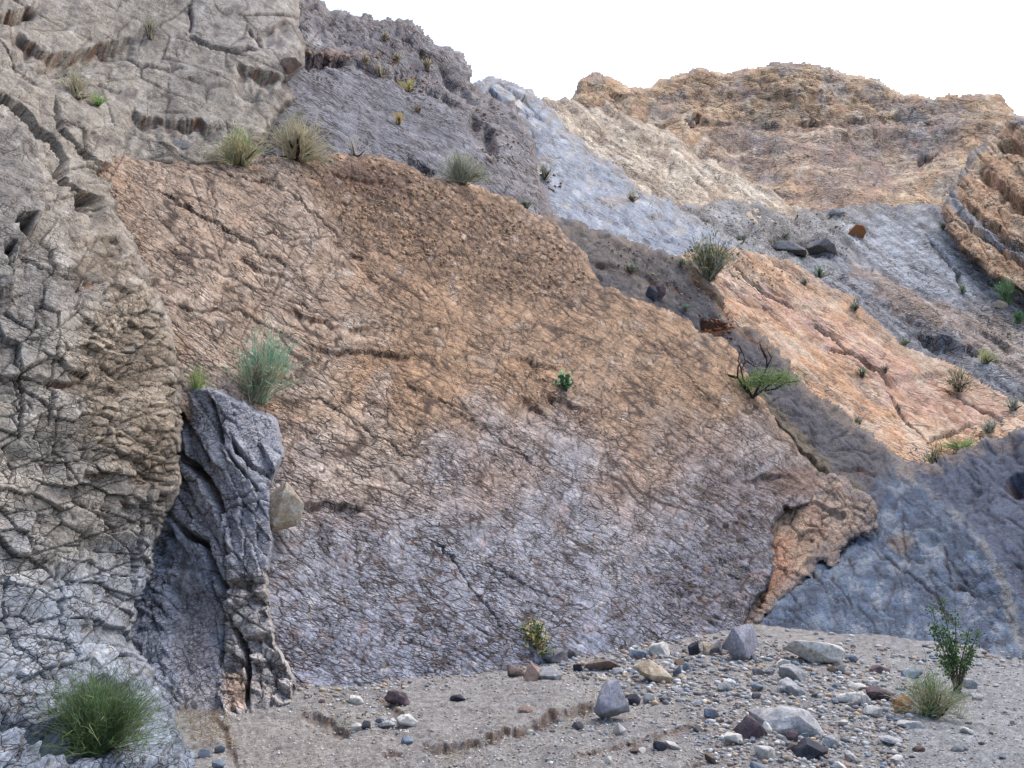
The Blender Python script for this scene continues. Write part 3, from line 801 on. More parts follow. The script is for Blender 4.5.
def out_c(c):
    n1 = fbm(c.u / 20, c.v / 20, 4, 102); n2 = fbm(c.u / 9, c.v / 9, 3, 103)
    col = np.zeros(c.u.shape + (3,), np.float32) + S(164, 136, 110)
    col = mix(col, sstep(-0.1, 0.3, n1) * 0.8, S(146, 110, 84))
    col = mix(col, zone(c, [(770, 530), (790, 540), (790, 580), (765, 600), (760, 570)], 8, 5) * 0.7, S(176, 114, 72))
    col = mix(col, zone(c, [(800, 480), (880, 480), (880, 530), (830, 520)], 10, 8) * 0.5, S(168, 146, 124))
    col = mix(col, sstep(0.1, 0.4, n2) * 0.5, S(130, 82, 54))
    col = mix(col, c.ledge * 0.6, S(120, 70, 40)); col = mix(col, c.cr * 0.45, S(104, 66, 46))
    return col * (1 + np.clip(c.cellr, -1, 1) * 0.22)[..., None]
patch('rusty_outcrop', OUT_POLY, OUT_CTRL, 1.1, out_h, out_c, MAT_NEAR, drop=0.15, stain=((122, 108, 102), 14, 0.8), ragged=5,
      label='rusty orange crumbling outcrop wedged between the cracked slab and the blue bulge')

# ------------------------------------------------------------------ orange bed
ORA_POLY = [(680, 258), (735, 250), (790, 262), (850, 300), (900, 345), (950, 368), (1030, 405), (1100, 430), (1100, 500), (900, 500), (780, 400), (700, 320)]
ORA_CTRL = [(680, 258, 27.5), (735, 250, 30), (790, 262, 31.5), (900, 345, 29.5), (1030, 405, 25.5), (1100, 430, 23), (1100, 500, 20), (900, 490, 21.5), (780, 400, 24), (700, 320, 25.5), (850, 370, 26.5)]
ora_cr = [([(886, 388), (900, 410), (915, 425), (928, 438)], 2.2, 0.5), ([(826, 348), (850, 352), (866, 362), (876, 372)], 1.8, 0.4), ([(730, 262), (760, 290), (800, 310)], 1.5, 0.25), ([(812, 320), (840, 345), (900, 388)], 1.2, 0.2),
          ([(930, 436), (955, 430), (980, 418)], 1.4, 0.2), ([(940, 385), (980, 405), (1010, 420)], 1.5, 0.25)]
def ora_h(c):
    a, b = rot(c.u, -c.v, -36)
    r1, k1, _ = chips(c, 26, 9, -36, 9, 0.1, 14, 0.7, 0.6); r3, k3, _ = chips(c, 8, 4, -36, 29, 0.25, 5, 1, .8)
    h = (fbm(a / 50, b / 8, 4, 111) * 1.4 + fbm(c.u / 40, c.v / 40, 4, 112) * 1.2 + terrace(c.x, c.y, 90, 18, -36, 5, 116, 0.85) * 3 + r1 * 0.7 - k1 * 1.0 + r3 * 0.4) * c.k
    for i, (p, w, dp) in enumerate(ora_cr): h = h + groove(c, p, w, dp, 4, i)
    stepz = zone(c, [(880, 380), (930, 442), (1000, 425), (1040, 400), (960, 370)], 2, 2)
    c.cr, c.cellr, c.stepz = k1, r1 * 0.7 + r3 * 0.4, stepz
    c.ln = np.clip(lines(c, 44, 9, -36, 481, 0.75, 0.0) + 0.7 * lines(c, 24, 10, 44, 486, 0.7, 0.08), 0, 1)
    return h - c.ln * 1.5 * c.k - stepz * 0.12
def ora_c(c):
    a, b = rot(c.u, -c.v, -36); st = fbm(a / 60, b / 8, 4, 113); n1 = fbm(c.u / 30, c.v / 30, 4, 114)
    col = np.zeros(c.u.shape + (3,), np.float32) + S(204, 154, 108)
    col = mix(col, sstep(-0.05, 0.25, st) * 0.8, S(206, 172, 138))
    pink = zone(c, [(700, 275), (760, 285), (830, 320), (900, 360), (1010, 410), (960, 420), (890, 400), (840, 350), (760, 305)], 12, 12)
    col = mix(col, pink * 0.6, S(196, 146, 132))
    col = mix(col, c.stepz * 0.5, S(198, 148, 108))
    col = mix(col, sstep(0.1, 0.35, n1) * 0.6, S(196, 134, 80))
    col = mix(col, sstep(0.1, 0.4, -n1) * 0.5, S(212, 186, 148))
    col = mix(col, c.cr * 0.4, S(150, 104, 70))
    ba, bb = rot(c.u, -c.v, -36); bd = fbm((ba + fbm(c.u / 30, c.v / 30, 2, 611) * 8) / 110, bb / 7, 3, 612)
    col = mix(col, sstep(0.06, 0.14, bd) * 0.22, S(170, 112, 70)); col = mix(col, sstep(0.06, 0.16, -bd) * 0.35, S(214, 180, 138))
    col = mix(col, c.ln * 0.5, S(140, 96, 66))
    return col * 0.95 * (1 + np.clip(c.cellr, -1, 1) * 0.22)[..., None]
patch('orange_bed', ORA_POLY, ORA_CTRL, 1.5, ora_h, ora_c, MAT_BED, drop=0.3, stain=((150, 124, 98), 16, 0.5), ragged=3,
      label='sloping bed of orange and pink rock above the dark grey bed')

# ------------------------------------------------------------------ grey and pale blue slabs on the right slope
UPP_POLY = [(620, 225), (680, 205), (760, 205), (800, 212), (870, 205), (930, 208), (1000, 215), (1150, 260), (1150, 380), (1120, 470), (1000, 460), (880, 400), (700, 300)]
UPP_CTRL = [(620, 225, 32), (680, 210, 38), (760, 210, 50), (800, 212, 56), (870, 205, 62), (930, 208, 58), (965, 230, 51.5), (985, 270, 46), (1010, 300, 41.5), (1060, 310, 41), (1150, 260, 50), (1120, 400, 29), (1120, 470, 23), (1000, 440, 27), (880, 380, 30), (760, 270, 33), (700, 270, 31), (860, 270, 44)]
upp_ledges = [([(915, 330), (935, 336), (960, 344), (985, 350)], 0.9, 14), ([(770, 234), (800, 240), (830, 236)], 0.8, 10), ([(820, 262), (860, 285), (900, 310), (940, 330)], 0.4, 6), ([(960, 318), (990, 336), (1024, 350)], 0.5, 8),
              ([(740, 222), (765, 232), (790, 238)], 0.5, 6), ([(840, 292), (870, 300), (900, 318)], 0.35, 6)]
def upp_h(c):
    a, b = rot(c.u, -c.v, -35)
    r1, k1, _ = chips(c, 30, 8, -35, 10, 0.1, 14, 0.8, 0.7); r3, k3, _ = chips(c, 9, 5, -35, 30, 0.25, 5, 1, .8)
    pale = zone(c, [(830, 215), (925, 205), (950, 225), (978, 270), (980, 305), (930, 295), (860, 262)], 5, 4)
    rough = zone(c, [(600, 200), (760, 205), (860, 212), (830, 250), (700, 265)], 12, 10)
    h = (fbm(a / 50, b / 8, 4, 121) * 2.0 * (1 - 0.6 * pale) + fbm(c.u / 40, c.v / 40, 4, 122) * 2.5 + terrace(c.x, c.y, 90, 14, -35, 7, 126, 0.85) * 9 * (1 - 0.6 * pale) + (r1 * 1.4 - k1 * 1.4) * (1 - 0.6 * pale) + r3 * 0.8 + rough * fbm(c.u / 10, c.v / 6, 4, 123) * 5) * c.k
    c.ledge = 0 * h
    for i, (p, dp, fd) in enumerate(upp_ledges):
        e, m = undercut(c, p, dp, fd, 5, i); h = h + e; c.ledge = np.maximum(c.ledge, m)
    h = h + groove(c, [(925, 235), (945, 255), (958, 275), (962, 292)], 2.2, 0.5, 4, 2)
    c.pale, c.rough, c.cr, c.cellr = pale, rough, k1, r1 * 0.6 + r3 * 0.4
    c.ln = np.clip(lines(c, 44, 9, -35, 491, 0.75, 0.0) + 0.7 * lines(c, 24, 10, 45, 496, 0.7, 0.08), 0, 1)
    return (h - c.ln * 1.5 * c.k)
def upp_c(c):
    a, b = rot(c.u, -c.v, -35); st = fbm(a / 60, b / 8, 4, 124); n1 = fbm(c.u / 24, c.v / 24, 4, 125)
    col = np.zeros(c.u.shape + (3,), np.float32) + S(122, 124, 130)
    col = mix(col, sstep(-0.05, 0.3, st) * 0.5, S(142, 142, 144))
    tanz = zone(c, [(850, 248), (900, 285), (960, 310), (1024, 340), (1100, 380), (1100, 430), (1020, 372), (960, 338), (900, 305), (856, 270)], 6, 5)
    col = mix(col, tanz * 0.85, S(172, 136, 102))
    tan2 = zone(c, [(960, 300), (1100, 340), (1100, 420), (1010, 370)], 12, 8)
    col = mix(col, tan2 * 0.7, S(170, 150, 128))
    col = mix(col, c.pale * 0.9, S(158, 164, 170))
    col = mix(col, c.rough * 0.7, S(160, 152, 138)); col = mix(col, c.rough * sstep(0, 0.3, n1) * 0.6, S(142, 136, 128))
    col = mix(col, blob(c, 800, 243, 34, 12, 0.4, 2) * 0.8, S(98, 94, 94))
    col = mix(col, sstep(0.15, 0.4, n1) * 0.3, S(100, 96, 98))
    col = mix(col, c.ledge * 0.65, S(122, 86, 62)); col = mix(col, c.cr * 0.3, S(90, 80, 78))
    ba, bb = rot(c.u, -c.v, -35); bd = fbm((ba + fbm(c.u / 30, c.v / 30, 2, 621) * 8) / 110, bb / 6, 3, 622)
    col = mix(col, sstep(0.06, 0.14, bd) * 0.45, S(92, 88, 90)); col = mix(col, sstep(0.06, 0.16, -bd) * 0.4, S(160, 160, 162))
    col = mix(col, c.ln * 0.5, S(82, 74, 74))
    return col * (1 + np.clip(c.cellr, -1, 1) * 0.22)[..., None] * (1 + st * 0.25)[..., None]
patch('grey_slope', UPP_POLY, UPP_CTRL, 1.5, upp_h, upp_c, MAT_MID, drop=0.8, stain=((150, 138, 122), 10, 0.5), ragged=3,
      label='grey and pale blue rock slabs sloping above the orange bed')

# ------------------------------------------------------------------ purple grey slab on the skyline
DRK_POLY = [(240, -10), (294, 4), (322, 8), (345, 14), (372, 18), (402, 22), (428, 34), (446, 48), (462, 60), (470, 64), (468, 80), (486, 96), (510, 104), (530, 140), (545, 190), (560, 240), (440, 250), (100, 240), (100, 100), (240, 40)]
DRK_CTRL = [(240, -10, 30), (294, 4, 32), (345, 12, 34), (402, 22, 36), (446, 46, 37), (470, 64, 37), (486, 96, 34), (520, 130, 30), (540, 180, 27), (330, 155, 19.5), (440, 175, 22), (300, 60, 27), (400, 90, 29), (280, 150, 19), (560, 240, 24), (440, 250, 19.5), (240, 230, 17), (100, 240, 15), (100, 100, 20)]
drk_ledges = [([(286, 54), (304, 56), (330, 58), (350, 60)], 0.9, 9), ([(392, 70), (405, 76), (422, 82)], 0.7, 8), ([(350, 60), (372, 72), (392, 76)], 0.4, 6), ([(470, 110), (490, 130), (500, 160)], 0.6, 10),
              ([(408, 158), (420, 164), (438, 172)], 0.5, 7), ([(440, 60), (460, 84), (482, 104)], 0.6, 8), ([(395, 30), (420, 46), (440, 60)], 0.5, 7), ([(420, 84), (445, 92), (470, 108)], 0.5, 7)]
def drk_h(c):
    r1, k1, _ = chips(c, 18, 9, -25, 11, 0.12, 12, 0.8, 0.7); r3, k3, _ = chips(c, 5.5, 4, -25, 33, 0.3, 4, 1, .9)
    hi = 1 - sstep(62, 84, c.v - (c.u - 380) * 0.35 + fbm(c.u / 20, c.v / 20, 3, 2) * 10)
    h = (fbm(c.u / 60, c.v / 60, 4, 131) * 6 + r1 * (0.6 + 1.8 * hi) - k1 * (0.3 + hi) + r3 * 0.8 + hi * fbm(c.u / 14, c.v / 10, 4, 132) * 5) * c.k
    c.ledge = 0 * h
    for i, (p, dp, fd) in enumerate(drk_ledges):
        e, m = undercut(c, p, dp, fd, 5, i); h = h + e; c.ledge = np.maximum(c.ledge, m)
    c.hi, c.cr, c.cellr = hi, k1 * (0.4 + 0.6 * hi), r1 * (0.4 + 0.5 * hi) + r3 * 0.4
    c.ln = np.clip(lines(c, 44, 9, -25, 501, 0.75, 0.0) + 0.7 * lines(c, 24, 10, 55, 506, 0.7, 0.08), 0, 1)
    return (h - c.ln * 1.5 * c.k)
def drk_c(c):
    n1 = fbm(c.u / 30, c.v / 30, 4, 133); n2 = fbm(c.u / 12, c.v / 12, 4, 134)
    col = np.zeros(c.u.shape + (3,), np.float32) + S(122, 121, 128)
    col = mix(col, sstep(-0.1, 0.3, n1) * 0.4, S(108, 106, 112))
    col = mix(col, c.hi * 0.6, S(128, 116, 116)); col = mix(col, c.hi * sstep(0, 0.3, n2) * 0.5, S(146, 134, 130))
    col = mix(col, blob(c, 312, 42, 14, 10, 0.3, 2) * 0.7, S(176, 170, 166))
    col = mix(col, blob(c, 340, 54, 40, 5, 0.4, 3) * 0.6, S(172, 128, 96))
    col = mix(col, zone(c, [(440, 90), (500, 100), (560, 220), (520, 210), (470, 130)], 8, 8) * 0.6, S(146, 130, 120))
    col = mix(col, c.ledge * 0.7, S(120, 78, 54)); col = mix(col, c.cr * 0.3, S(86, 74, 72))
    ba, bb = rot(c.u, -c.v, -22); bd = fbm((ba + fbm(c.u / 30, c.v / 30, 2, 641) * 8) / 110, bb / 8, 3, 642)
    col = mix(col, sstep(0.06, 0.14, bd) * 0.45, S(92, 88, 96)); col = mix(col, sstep(0.06, 0.16, -bd) * 0.4, S(140, 136, 140))
    col = mix(col, c.ln * 0.5, S(84, 74, 74))
    return col * (1 + np.clip(c.cellr, -1, 1) * 0.2)[..., None]
patch('purple_slab', DRK_POLY, DRK_CTRL, 1.4, drk_h, drk_c, MAT_MID, drop=2.0, stain=((140, 124, 112), 12, 0.4), ragged=3.5,
      label='dark purple grey slab behind the big slab, scattered dry bushes on it')

# ------------------------------------------------------------------ pale blue limestone band
LIM_POLY = [(476, 84), (492, 80), (512, 86), (528, 92), (544, 100), (560, 118), (580, 140), (610, 165), (640, 190), (690, 215), (745, 245), (760, 268), (690, 290), (600, 270), (540, 240), (500, 200), (490, 160), (500, 130), (480, 110)]
LIM_CTRL = [(476, 84, 40), (528, 92, 42), (560, 118, 41), (610, 165, 37), (690, 215, 35), (745, 245, 34), (760, 268, 32.5), (690, 280, 29), (600, 260, 26.5), (540, 230, 26.5), (500, 190, 28.5), (490, 160, 30), (560, 180, 32)]
lim_ledges = [([(498, 168), (518, 172), (540, 178), (556, 182)], 0.6, 8), ([(500, 92), (508, 104), (512, 120)], 0.8, 8), ([(502, 120), (508, 134), (500, 150)], 0.7, 10),
              ([(570, 225), (590, 232), (606, 236)], 0.4, 6)]
def lim_h(c):
    a, b = rot(c.u, -c.v, -35)
    r1, k1, _ = chips(c, 30, 14, -40, 12, 0.08, 14, 0.8, 0.7); r3, k3, _ = chips(c, 9, 5, -35, 34, 0.2, 5, 1, .8)
    bl = zone(c, [(476, 80), (545, 95), (535, 150), (520, 180), (480, 180), (485, 120)], 6, 5)
    h = (fbm(c.u / 40, c.v / 40, 4, 141) * 5 + fbm(a / 30, b / 6, 4, 142) * 1.8 + r1 * (1.8 + 5 * bl) - k1 * (0.8 + 3 * bl) + r3 * 0.6) * c.k
    c.ledge = 0 * h
    for i, (p, dp, fd) in enumerate(lim_ledges):
        e, m = undercut(c, p, dp, fd, 5, i); h = h + e; c.ledge = np.maximum(c.ledge, m)
    c.cr, c.cellr, c.bl = k1, r1 * 0.5 + r3 * 0.4, bl
    c.ln = np.clip(lines(c, 44, 9, -35, 511, 0.75, 0.0) + 0.7 * lines(c, 24, 10, 45, 516, 0.7, 0.08), 0, 1)
    return (h - c.ln * 1.5 * c.k)
def lim_c(c):
    n1 = fbm(c.u / 24, c.v / 24, 4, 143); n2 = fbm(c.u / 10, c.v / 10, 4, 144)
    col = np.zeros(c.u.shape + (3,), np.float32) + S(140, 148, 160)
    col = mix(col, sstep(-0.05, 0.3, n1) * 0.5, S(118, 128, 146)); col = mix(col, sstep(0.1, 0.4, -n2) * 0.5, S(182, 184, 188))
    col = mix(col, blob(c, 515, 108, 9, 20, 0.4, 2, 0.3) * 0.8, S(196, 184, 178))
    col = mix(col, blob(c, 528, 165, 16, 12, 0.4, 3) * 0.6, S(178, 164, 142))
    col = mix(col, blob(c, 620, 200, 24, 6, 0.4, 4) * 0.7, S(168, 142, 116))
    n5 = fbm(c.u / 18, c.v / 12, 4, 145); col = mix(col, sstep(0.12, 0.3, n5) * 0.6, S(168, 152, 132))
    col = mix(col, c.ledge * 0.75, S(124, 86, 64)); col = mix(col, c.cr * (0.15 + 0.4 * c.bl), S(104, 92, 90))
    col = mix(col, c.ln * 0.5, S(104, 98, 104))
    return col * (1 + np.clip(c.cellr, -1, 1) * 0.16)[..., None]
patch('limestone_band', LIM_POLY, LIM_CTRL, 1.4, lim_h, lim_c, MAT_BED, sat=0.6, drop=0.4, stain=((150, 132, 112), 12, 0.6), ragged=4,
      label='pale blue limestone band running down between the purple slab and tan slope')

# ------------------------------------------------------------------ tan striped slope
TAN_POLY = [(520, 96), (545, 99), (572, 104), (586, 108), (620, 112), (660, 130), (720, 165), (770, 195), (806, 212), (780, 226), (760, 246), (720, 250), (640, 225), (560, 160)]
TAN_CTRL = [(520, 96, 52), (572, 102, 60), (620, 112, 66), (720, 165, 64), (810, 214, 58), (850, 235, 54), (850, 270, 42), (740, 270, 33.5), (690, 235, 36), (640, 205, 39), (560, 140, 46), (650, 160, 52)]
def tan_h(c):
    a, b = rot(c.u, -c.v, -37)
    r1, k1, _ = chips(c, 26, 6, -37, 13, 0.12, 10, 0.8, 0.9); r3, k3, _ = chips(c, 9, 4, -37, 35, 0.2, 5, 1, .8)
    st = fbm(a / 60, b / 5, 4, 151)
    h = (st * 3 + fbm(c.u / 40, c.v / 40, 4, 152) * 3 + terrace(c.x, c.y, 90, 12, -37, 8, 156, 0.85) * 11 + r1 * 2.2 - k1 * 1.6 + r3 * 1.0) * c.k
    c.ledge = 0 * h
    for i, (p, dp, fd) in enumerate([([(655, 216), (690, 224), (730, 236), (770, 246)], 0.9, 10), ([(640, 208), (662, 212), (680, 216)], 0.7, 8), ([(712, 210), (745, 226), (770, 236)], 0.8, 8)]):
        e, m = undercut(c, p, dp, fd, 5, i); h = h + e; c.ledge = np.maximum(c.ledge, m)
    c.cr, c.cellr, c.st = k1, r1 * 0.7 + r3 * 0.4, st
    c.ln = np.clip(lines(c, 44, 9, -37, 521, 0.75, 0.0) + 0.7 * lines(c, 24, 10, 43, 526, 0.7, 0.08), 0, 1)
    return (h - c.ln * 1.5 * c.k)
def tan_c(c):
    n1 = fbm(c.u / 24, c.v / 24, 4, 153)
    col = np.zeros(c.u.shape + (3,), np.float32) + S(186, 168, 144)
    col = mix(col, sstep(0.0, 0.25, c.st) * 0.7, S(206, 190, 166)); col = mix(col, sstep(0.0, 0.3, -c.st) * 0.7, S(152, 134, 114))
    col = mix(col, sstep(0.05, 0.35, n1) * 0.45, S(180, 148, 112)); col = mix(col, sstep(0.1, 0.35, -n1) * 0.4, S(172, 170, 160))
    col = mix(col, c.ledge * 0.8, S(150, 104, 64)); col = mix(col, c.cr * 0.35, S(124, 102, 84))
    ba, bb = rot(c.u, -c.v, -37); bd = fbm((ba + fbm(c.u / 30, c.v / 30, 2, 601) * 8) / 110, bb / 5, 3, 602)
    col = mix(col, sstep(0.06, 0.14, bd) * 0.45, S(128, 106, 84)); col = mix(col, sstep(0.06, 0.16, -bd) * 0.4, S(208, 192, 164))
    col = mix(col, c.ln * 0.5, S(112, 92, 76))
    return col * 1.12 * (1 + np.clip(c.cellr, -1, 1) * 0.2)[..., None]
patch('tan_slope', TAN_POLY, TAN_CTRL, 1.4, tan_h, tan_c, MAT_MID, sat=1.0, drop=1.2, stain=((160, 140, 118), 10, 0.4), ragged=3,
      label='tan slope of thin striped beds below the far peak')

# ------------------------------------------------------------------ far peak
PEAK_POLY = [(560, 118), (574, 100), (584, 80), (594, 72), (612, 78), (632, 88), (650, 92), (662, 82), (688, 76), (706, 72), (724, 74), (748, 70), (772, 66), (796, 64), (820, 67), (836, 73), (856, 76),
             (880, 84), (905, 98), (940, 98), (960, 100), (980, 96), (1000, 100), (1014, 112), (1040, 124), (1120, 150), (1120, 260), (560, 260)]
PEAK_CTRL = [(560, 118, 86), (594, 74, 100), (650, 94, 106), (720, 74, 118), (796, 64, 122), (880, 84, 124), (940, 98, 120), (1000, 100, 122), (1120, 150, 110), (1120, 260, 66), (960, 200, 84), (860, 225, 68), (760, 230, 66), (680, 200, 74), (620, 150, 84), (740, 170, 92), (740, 184, 84), (850, 150, 102), (900, 170, 98), (560, 260, 64)]
def peak_h(c):
    r1, k1, _ = chips(c, 20, 12, 10, 14, 0.15, 14, 0.9, 0.9); r3, k3, _ = chips(c, 7, 5, -20, 36, 0.25, 5, 1, .9)
    rg = ridged(c.u / 60, c.v / 34, 5, 161)
    h = (fbm(c.u / 90, c.v / 60, 4, 160) * 12 + rg * 3 + fbm(c.u / 14, c.v / 14, 4, 162) * 2 + r1 * 1.4 - k1 * 1.2 + r3 * 0.7 + terrace(c.u, c.v, 90, 22, -6, 8, 166, 0.85) * 14) * c.k * 0.9 * (0.35 + 0.65 * sstep(-2, 26, -c.sdf))
    c.ledge = 0 * h
    for i, (p, dp, fd) in enumerate([([(680, 122), (692, 119), (704, 124)], 2.8, 4), ([(910, 157), (924, 153), (938, 156)], 2.6, 4), ([(730, 128), (790, 124), (860, 122), (920, 112)], 1.2, 7), ([(640, 120), (690, 126), (740, 126)], 1.2, 7), 
                                     ([(700, 175), (740, 185), (800, 190)], 1.2, 9), ([(590, 80), (605, 90), (640, 94)], 1.0, 8), ([(780, 96), (800, 108), (830, 112)], 1.0, 8)]):
        e, m = undercut(c, p, dp, fd, 6, i); h = h + e; c.ledge = np.maximum(c.ledge, m)
    c.cr, c.cellr, c.rg = k1, r1 * 0.5 + r3 * 0.4, rg
    c.ln = np.clip(lines(c, 44, 9, -10, 531, 0.75, 0.0) + 0.7 * lines(c, 24, 10, 70, 536, 0.7, 0.08), 0, 1)
    return (h - c.ln * 1.5 * c.k)
def peak_c(c):
    n1 = fbm(c.u / 40, c.v / 28, 5, 163); n2 = fbm(c.u / 14, c.v / 14, 4, 164)
    col = np.zeros(c.u.shape + (3,), np.float32) + S(168, 136, 100)
    col = mix(col, sstep(0.0, 0.25, n1) * 0.75, S(138, 128, 124)); col = mix(col, sstep(0.05, 0.3, -n1) * 0.6, S(196, 160, 116))
    band = zone(c, [(720, 130), (860, 124), (960, 110), (950, 170), (880, 190), (800, 182), (720, 170), (690, 150)], 12, 12)
    col = mix(col, band * 0.5, S(132, 122, 124))
    col = mix(col, zone(c, [(860, 84), (920, 100), (960, 120), (930, 150), (880, 110)], 10, 8) * 0.5, S(130, 126, 128))
    col = mix(col, sstep(0.05, 0.35, n2) * 0.45, S(186, 130, 88)); col = mix(col, sstep(0.1, 0.35, -n2) * 0.5, S(206, 188, 160))
    col = mix(col, zone(c, [(780, 180), (900, 180), (880, 215), (780, 215)], 10, 8) * 0.4, S(168, 128, 98))
    col = mix(col, c.cr * 0.25, S(118, 92, 76))
    ba, bb = rot(c.u, -c.v, -6); bd = fbm((ba + fbm(c.u / 30, c.v / 30, 2, 631) * 8) / 110, bb / 9, 3, 632)
    col = mix(col, sstep(0.06, 0.14, bd) * 0.45, S(128, 106, 92)); col = mix(col, sstep(0.06, 0.16, -bd) * 0.4, S(200, 168, 126))
    col = mix(col, c.ln * 0.5, S(110, 86, 70))
    return col * 1.18 * (1 + np.clip(c.cellr, -1, 1) * 0.18)[..., None]
patch('far_peak', PEAK_POLY, PEAK_CTRL, 1.4, peak_h, peak_c, MAT_FAR, sat=0.95, drop=6.0, ragged=2.5,
      label='far craggy tan and grey mountain wall along the skyline')

# ------------------------------------------------------------------ right orange cliff
CLF_POLY = [(1000, 128), (985, 140), (972, 158), (960, 180), (948, 200), (944, 212), (950, 232), (968, 252), (985, 268), (1002, 284), (1022, 292), (1150, 340), (1150, 90), (1060, 110), (1020, 120)]
CLF_CTRL = [(1000, 128, 62), (972, 158, 58), (944, 212, 50), (985, 268, 43), (1022, 292, 40), (1150, 340, 33), (1150, 90, 52), (1060, 110, 56), (1040, 200, 47)]
clf_l = [([(950, 200), (965, 214), (985, 232), (1010, 252), (1040, 270)], 1.2, 5), ([(962, 196), (985, 216), (1015, 240), (1050, 262)], 1.0, 6), ([(978, 160), (1000, 182), (1030, 205), (1060, 220)], 1.3, 8), ([(990, 140), (1012, 140), (1040, 150)], 1.2, 7)]
def clf_h(c):
    r1, k1, id1 = chips(c, 30, 16, -38, 15, 0.09, 12, 0.8, 1.0); r3, k3, _ = chips(c, 8, 5, -35, 39, 0.25, 5, 1, .9)
    h = (fbm(c.u / 40, c.v / 40, 4, 171) * 3 + r1 * 2.2 - k1 * 2.4 + r3 * 1.2 + terrace(c.x, c.y, 70, 16, -38, 5, 176, 0.85) * 7) * c.k
    c.ledge = 0 * h
    for i, (p, dp, fd) in enumerate(clf_l):
        e, m = undercut(c, p, dp, fd, 4, i); h = h + e; c.ledge = np.maximum(c.ledge, m)
    c.cr, c.cellr, c.cell = k1, r1 * 0.6 + r3 * 0.4, id1
    c.ln = np.clip(lines(c, 44, 9, -38, 541, 0.75, 0.0) + 0.7 * lines(c, 24, 10, 42, 546, 0.7, 0.08), 0, 1)
    return (h - c.ln * 1.5 * c.k)
def clf_c(c):
    n1 = fbm(c.u / 20, c.v / 20, 4, 172)
    col = np.zeros(c.u.shape + (3,), np.float32) + S(178, 138, 98)
    col = mix(col, sstep(0, 0.3, n1) * 0.7, S(196, 162, 122)); col = mix(col, sstep(0.05, 0.3, -n1) * 0.6, S(158, 108, 70))
    g = np.clip(1.4 - seg_dist(c.u, c.v + n1 * 6, [(946, 192), (960, 206), (985, 226), (1015, 248), (1050, 268)])[0] / 5, 0, 1)
    col = mix(col, g, S(140, 142, 146))
    top = zone(c, [(1000, 120), (970, 165), (952, 200), (940, 205), (940, 140), (1000, 100), (1160, 80), (1160, 130), (1030, 132)], 4, 4)
    col = mix(col, top * 0.9, S(142, 142, 142))
    col = mix(col, c.ledge * 0.35, S(110, 74, 52)); col = mix(col, c.cr * 0.4, S(110, 74, 50))
    col = mix(col, c.ln * 0.5, S(96, 66, 46))
    return col * 1.15 * (1 + np.clip(c.cellr, -1, 1) * 0.2)[..., None]
patch('orange_cliff', CLF_POLY, CLF_CTRL, 1.2, clf_h, clf_c, MAT_MID, drop=2.0, stain=((120, 100, 84), 6, 0.4), ragged=3, blocks=30, block_min=60,
      label='blocky orange cliff with a grey seam, at the end of the pale blue slab')
# ------------------------------------------------------------------ gravel wash and ground
def g_features(u, v):
    """height of the wash above z = 0 (metres), keyed to its own surface"""
    c = Ctx(); c.u = np.asarray(u, np.float32); c.v = np.asarray(v, np.float32)
    h = fbm(c.u / 160, c.v / 50, 3, 201) * 0.07 + fbm(c.u / 40, c.v / 16, 4, 202) * 0.03 + fbm(c.u / 11, c.v / 6, 3, 203) * 0.010
    h = h + fbm(c.u / 4, c.v / 2.6, 3, 204) * 0.008
    c.led = 0 * h
    for i, (p, dp, fd) in enumerate([([(404, 748), (430, 744), (462, 738), (500, 727), (530, 718), (562, 708), (600, 696), (640, 682)], 0.12, 9),
                                     ([(548, 764), (600, 744), (650, 731), (690, 721), (725, 712)], 0.05, 5), ([(640, 775), (680, 764), (705, 752)], 0.09, 6),
                                     ([(296, 704), (330, 714), (342, 722), (352, 732)], 0.08, 9), ([(375, 690), (392, 702), (408, 712)], 0.05, 8), ([(212, 700), (230, 735), (240, 768)], 0.06, 5),
                                     ([(380, 756), (396, 753), (410, 752)], 0.06, 6)]):
        e, m = undercut(c, p, dp, fd, 5, i, 0.3); h = h + e; c.led = np.maximum(c.led, m)
    h = h - 0.03 + 0.05 * (1 - sstep(640, 690, c.v)) * sstep(520, 600, c.u)
    return h, c.led
def wash_depth(u, v): return ground_depth(v)
def wash_h(c):
    h, c.led = g_features(c.u, c.v)
    return h
def wash_c(c):
    n1 = fbm(c.u / 90, c.v / 26, 4, 211); n2 = fbm(c.u / 5, c.v / 3, 3, 212); n3 = fbm(c.u / 24, c.v / 10, 4, 213)
    col = np.zeros(c.u.shape + (3,), np.float32) + S(124, 120, 116)
    col = mix(col, sstep(-0.1, 0.3, n1) * 0.6, S(112, 109, 108))
    sand = zone(c, [(220, 700), (340, 700), (420, 730), (400, 790), (220, 790)], 16, 10)
    col = mix(col, sand * 0.6, S(130, 122, 113))
    col = mix(col, sstep(0.1, 0.4, n3) * 0.4, S(112, 102, 94))
    col = mix(col, zone(c, [(900, 640), (1200, 650), (1200, 800), (860, 800)], 40, 20) * 0.6, S(120, 124, 126))
    col = mix(col, c.led * 0.9, S(92, 68, 50))
    return col * (1 + n2 * 0.5)[..., None]
WASH_POLY = [(120, 612), (1300, 612), (1500, 900), (-300, 900), (100, 700)]
wash = patch('gravel_wash', WASH_POLY, None, 1.6, wash_h, wash_c, MAT_GRAVEL, drop=0.0, ragged=0, depth_fn=wash_depth, vstep=0.9,
             label='grey brown gravel wash with small eroded banks at the foot of the slab')
m, nt, b = new_mat('desert_gravel')
gn = noise_node(nt, 3.0, 10, 0.7, nt.nodes.new('ShaderNodeTexCoord').outputs['Object'])
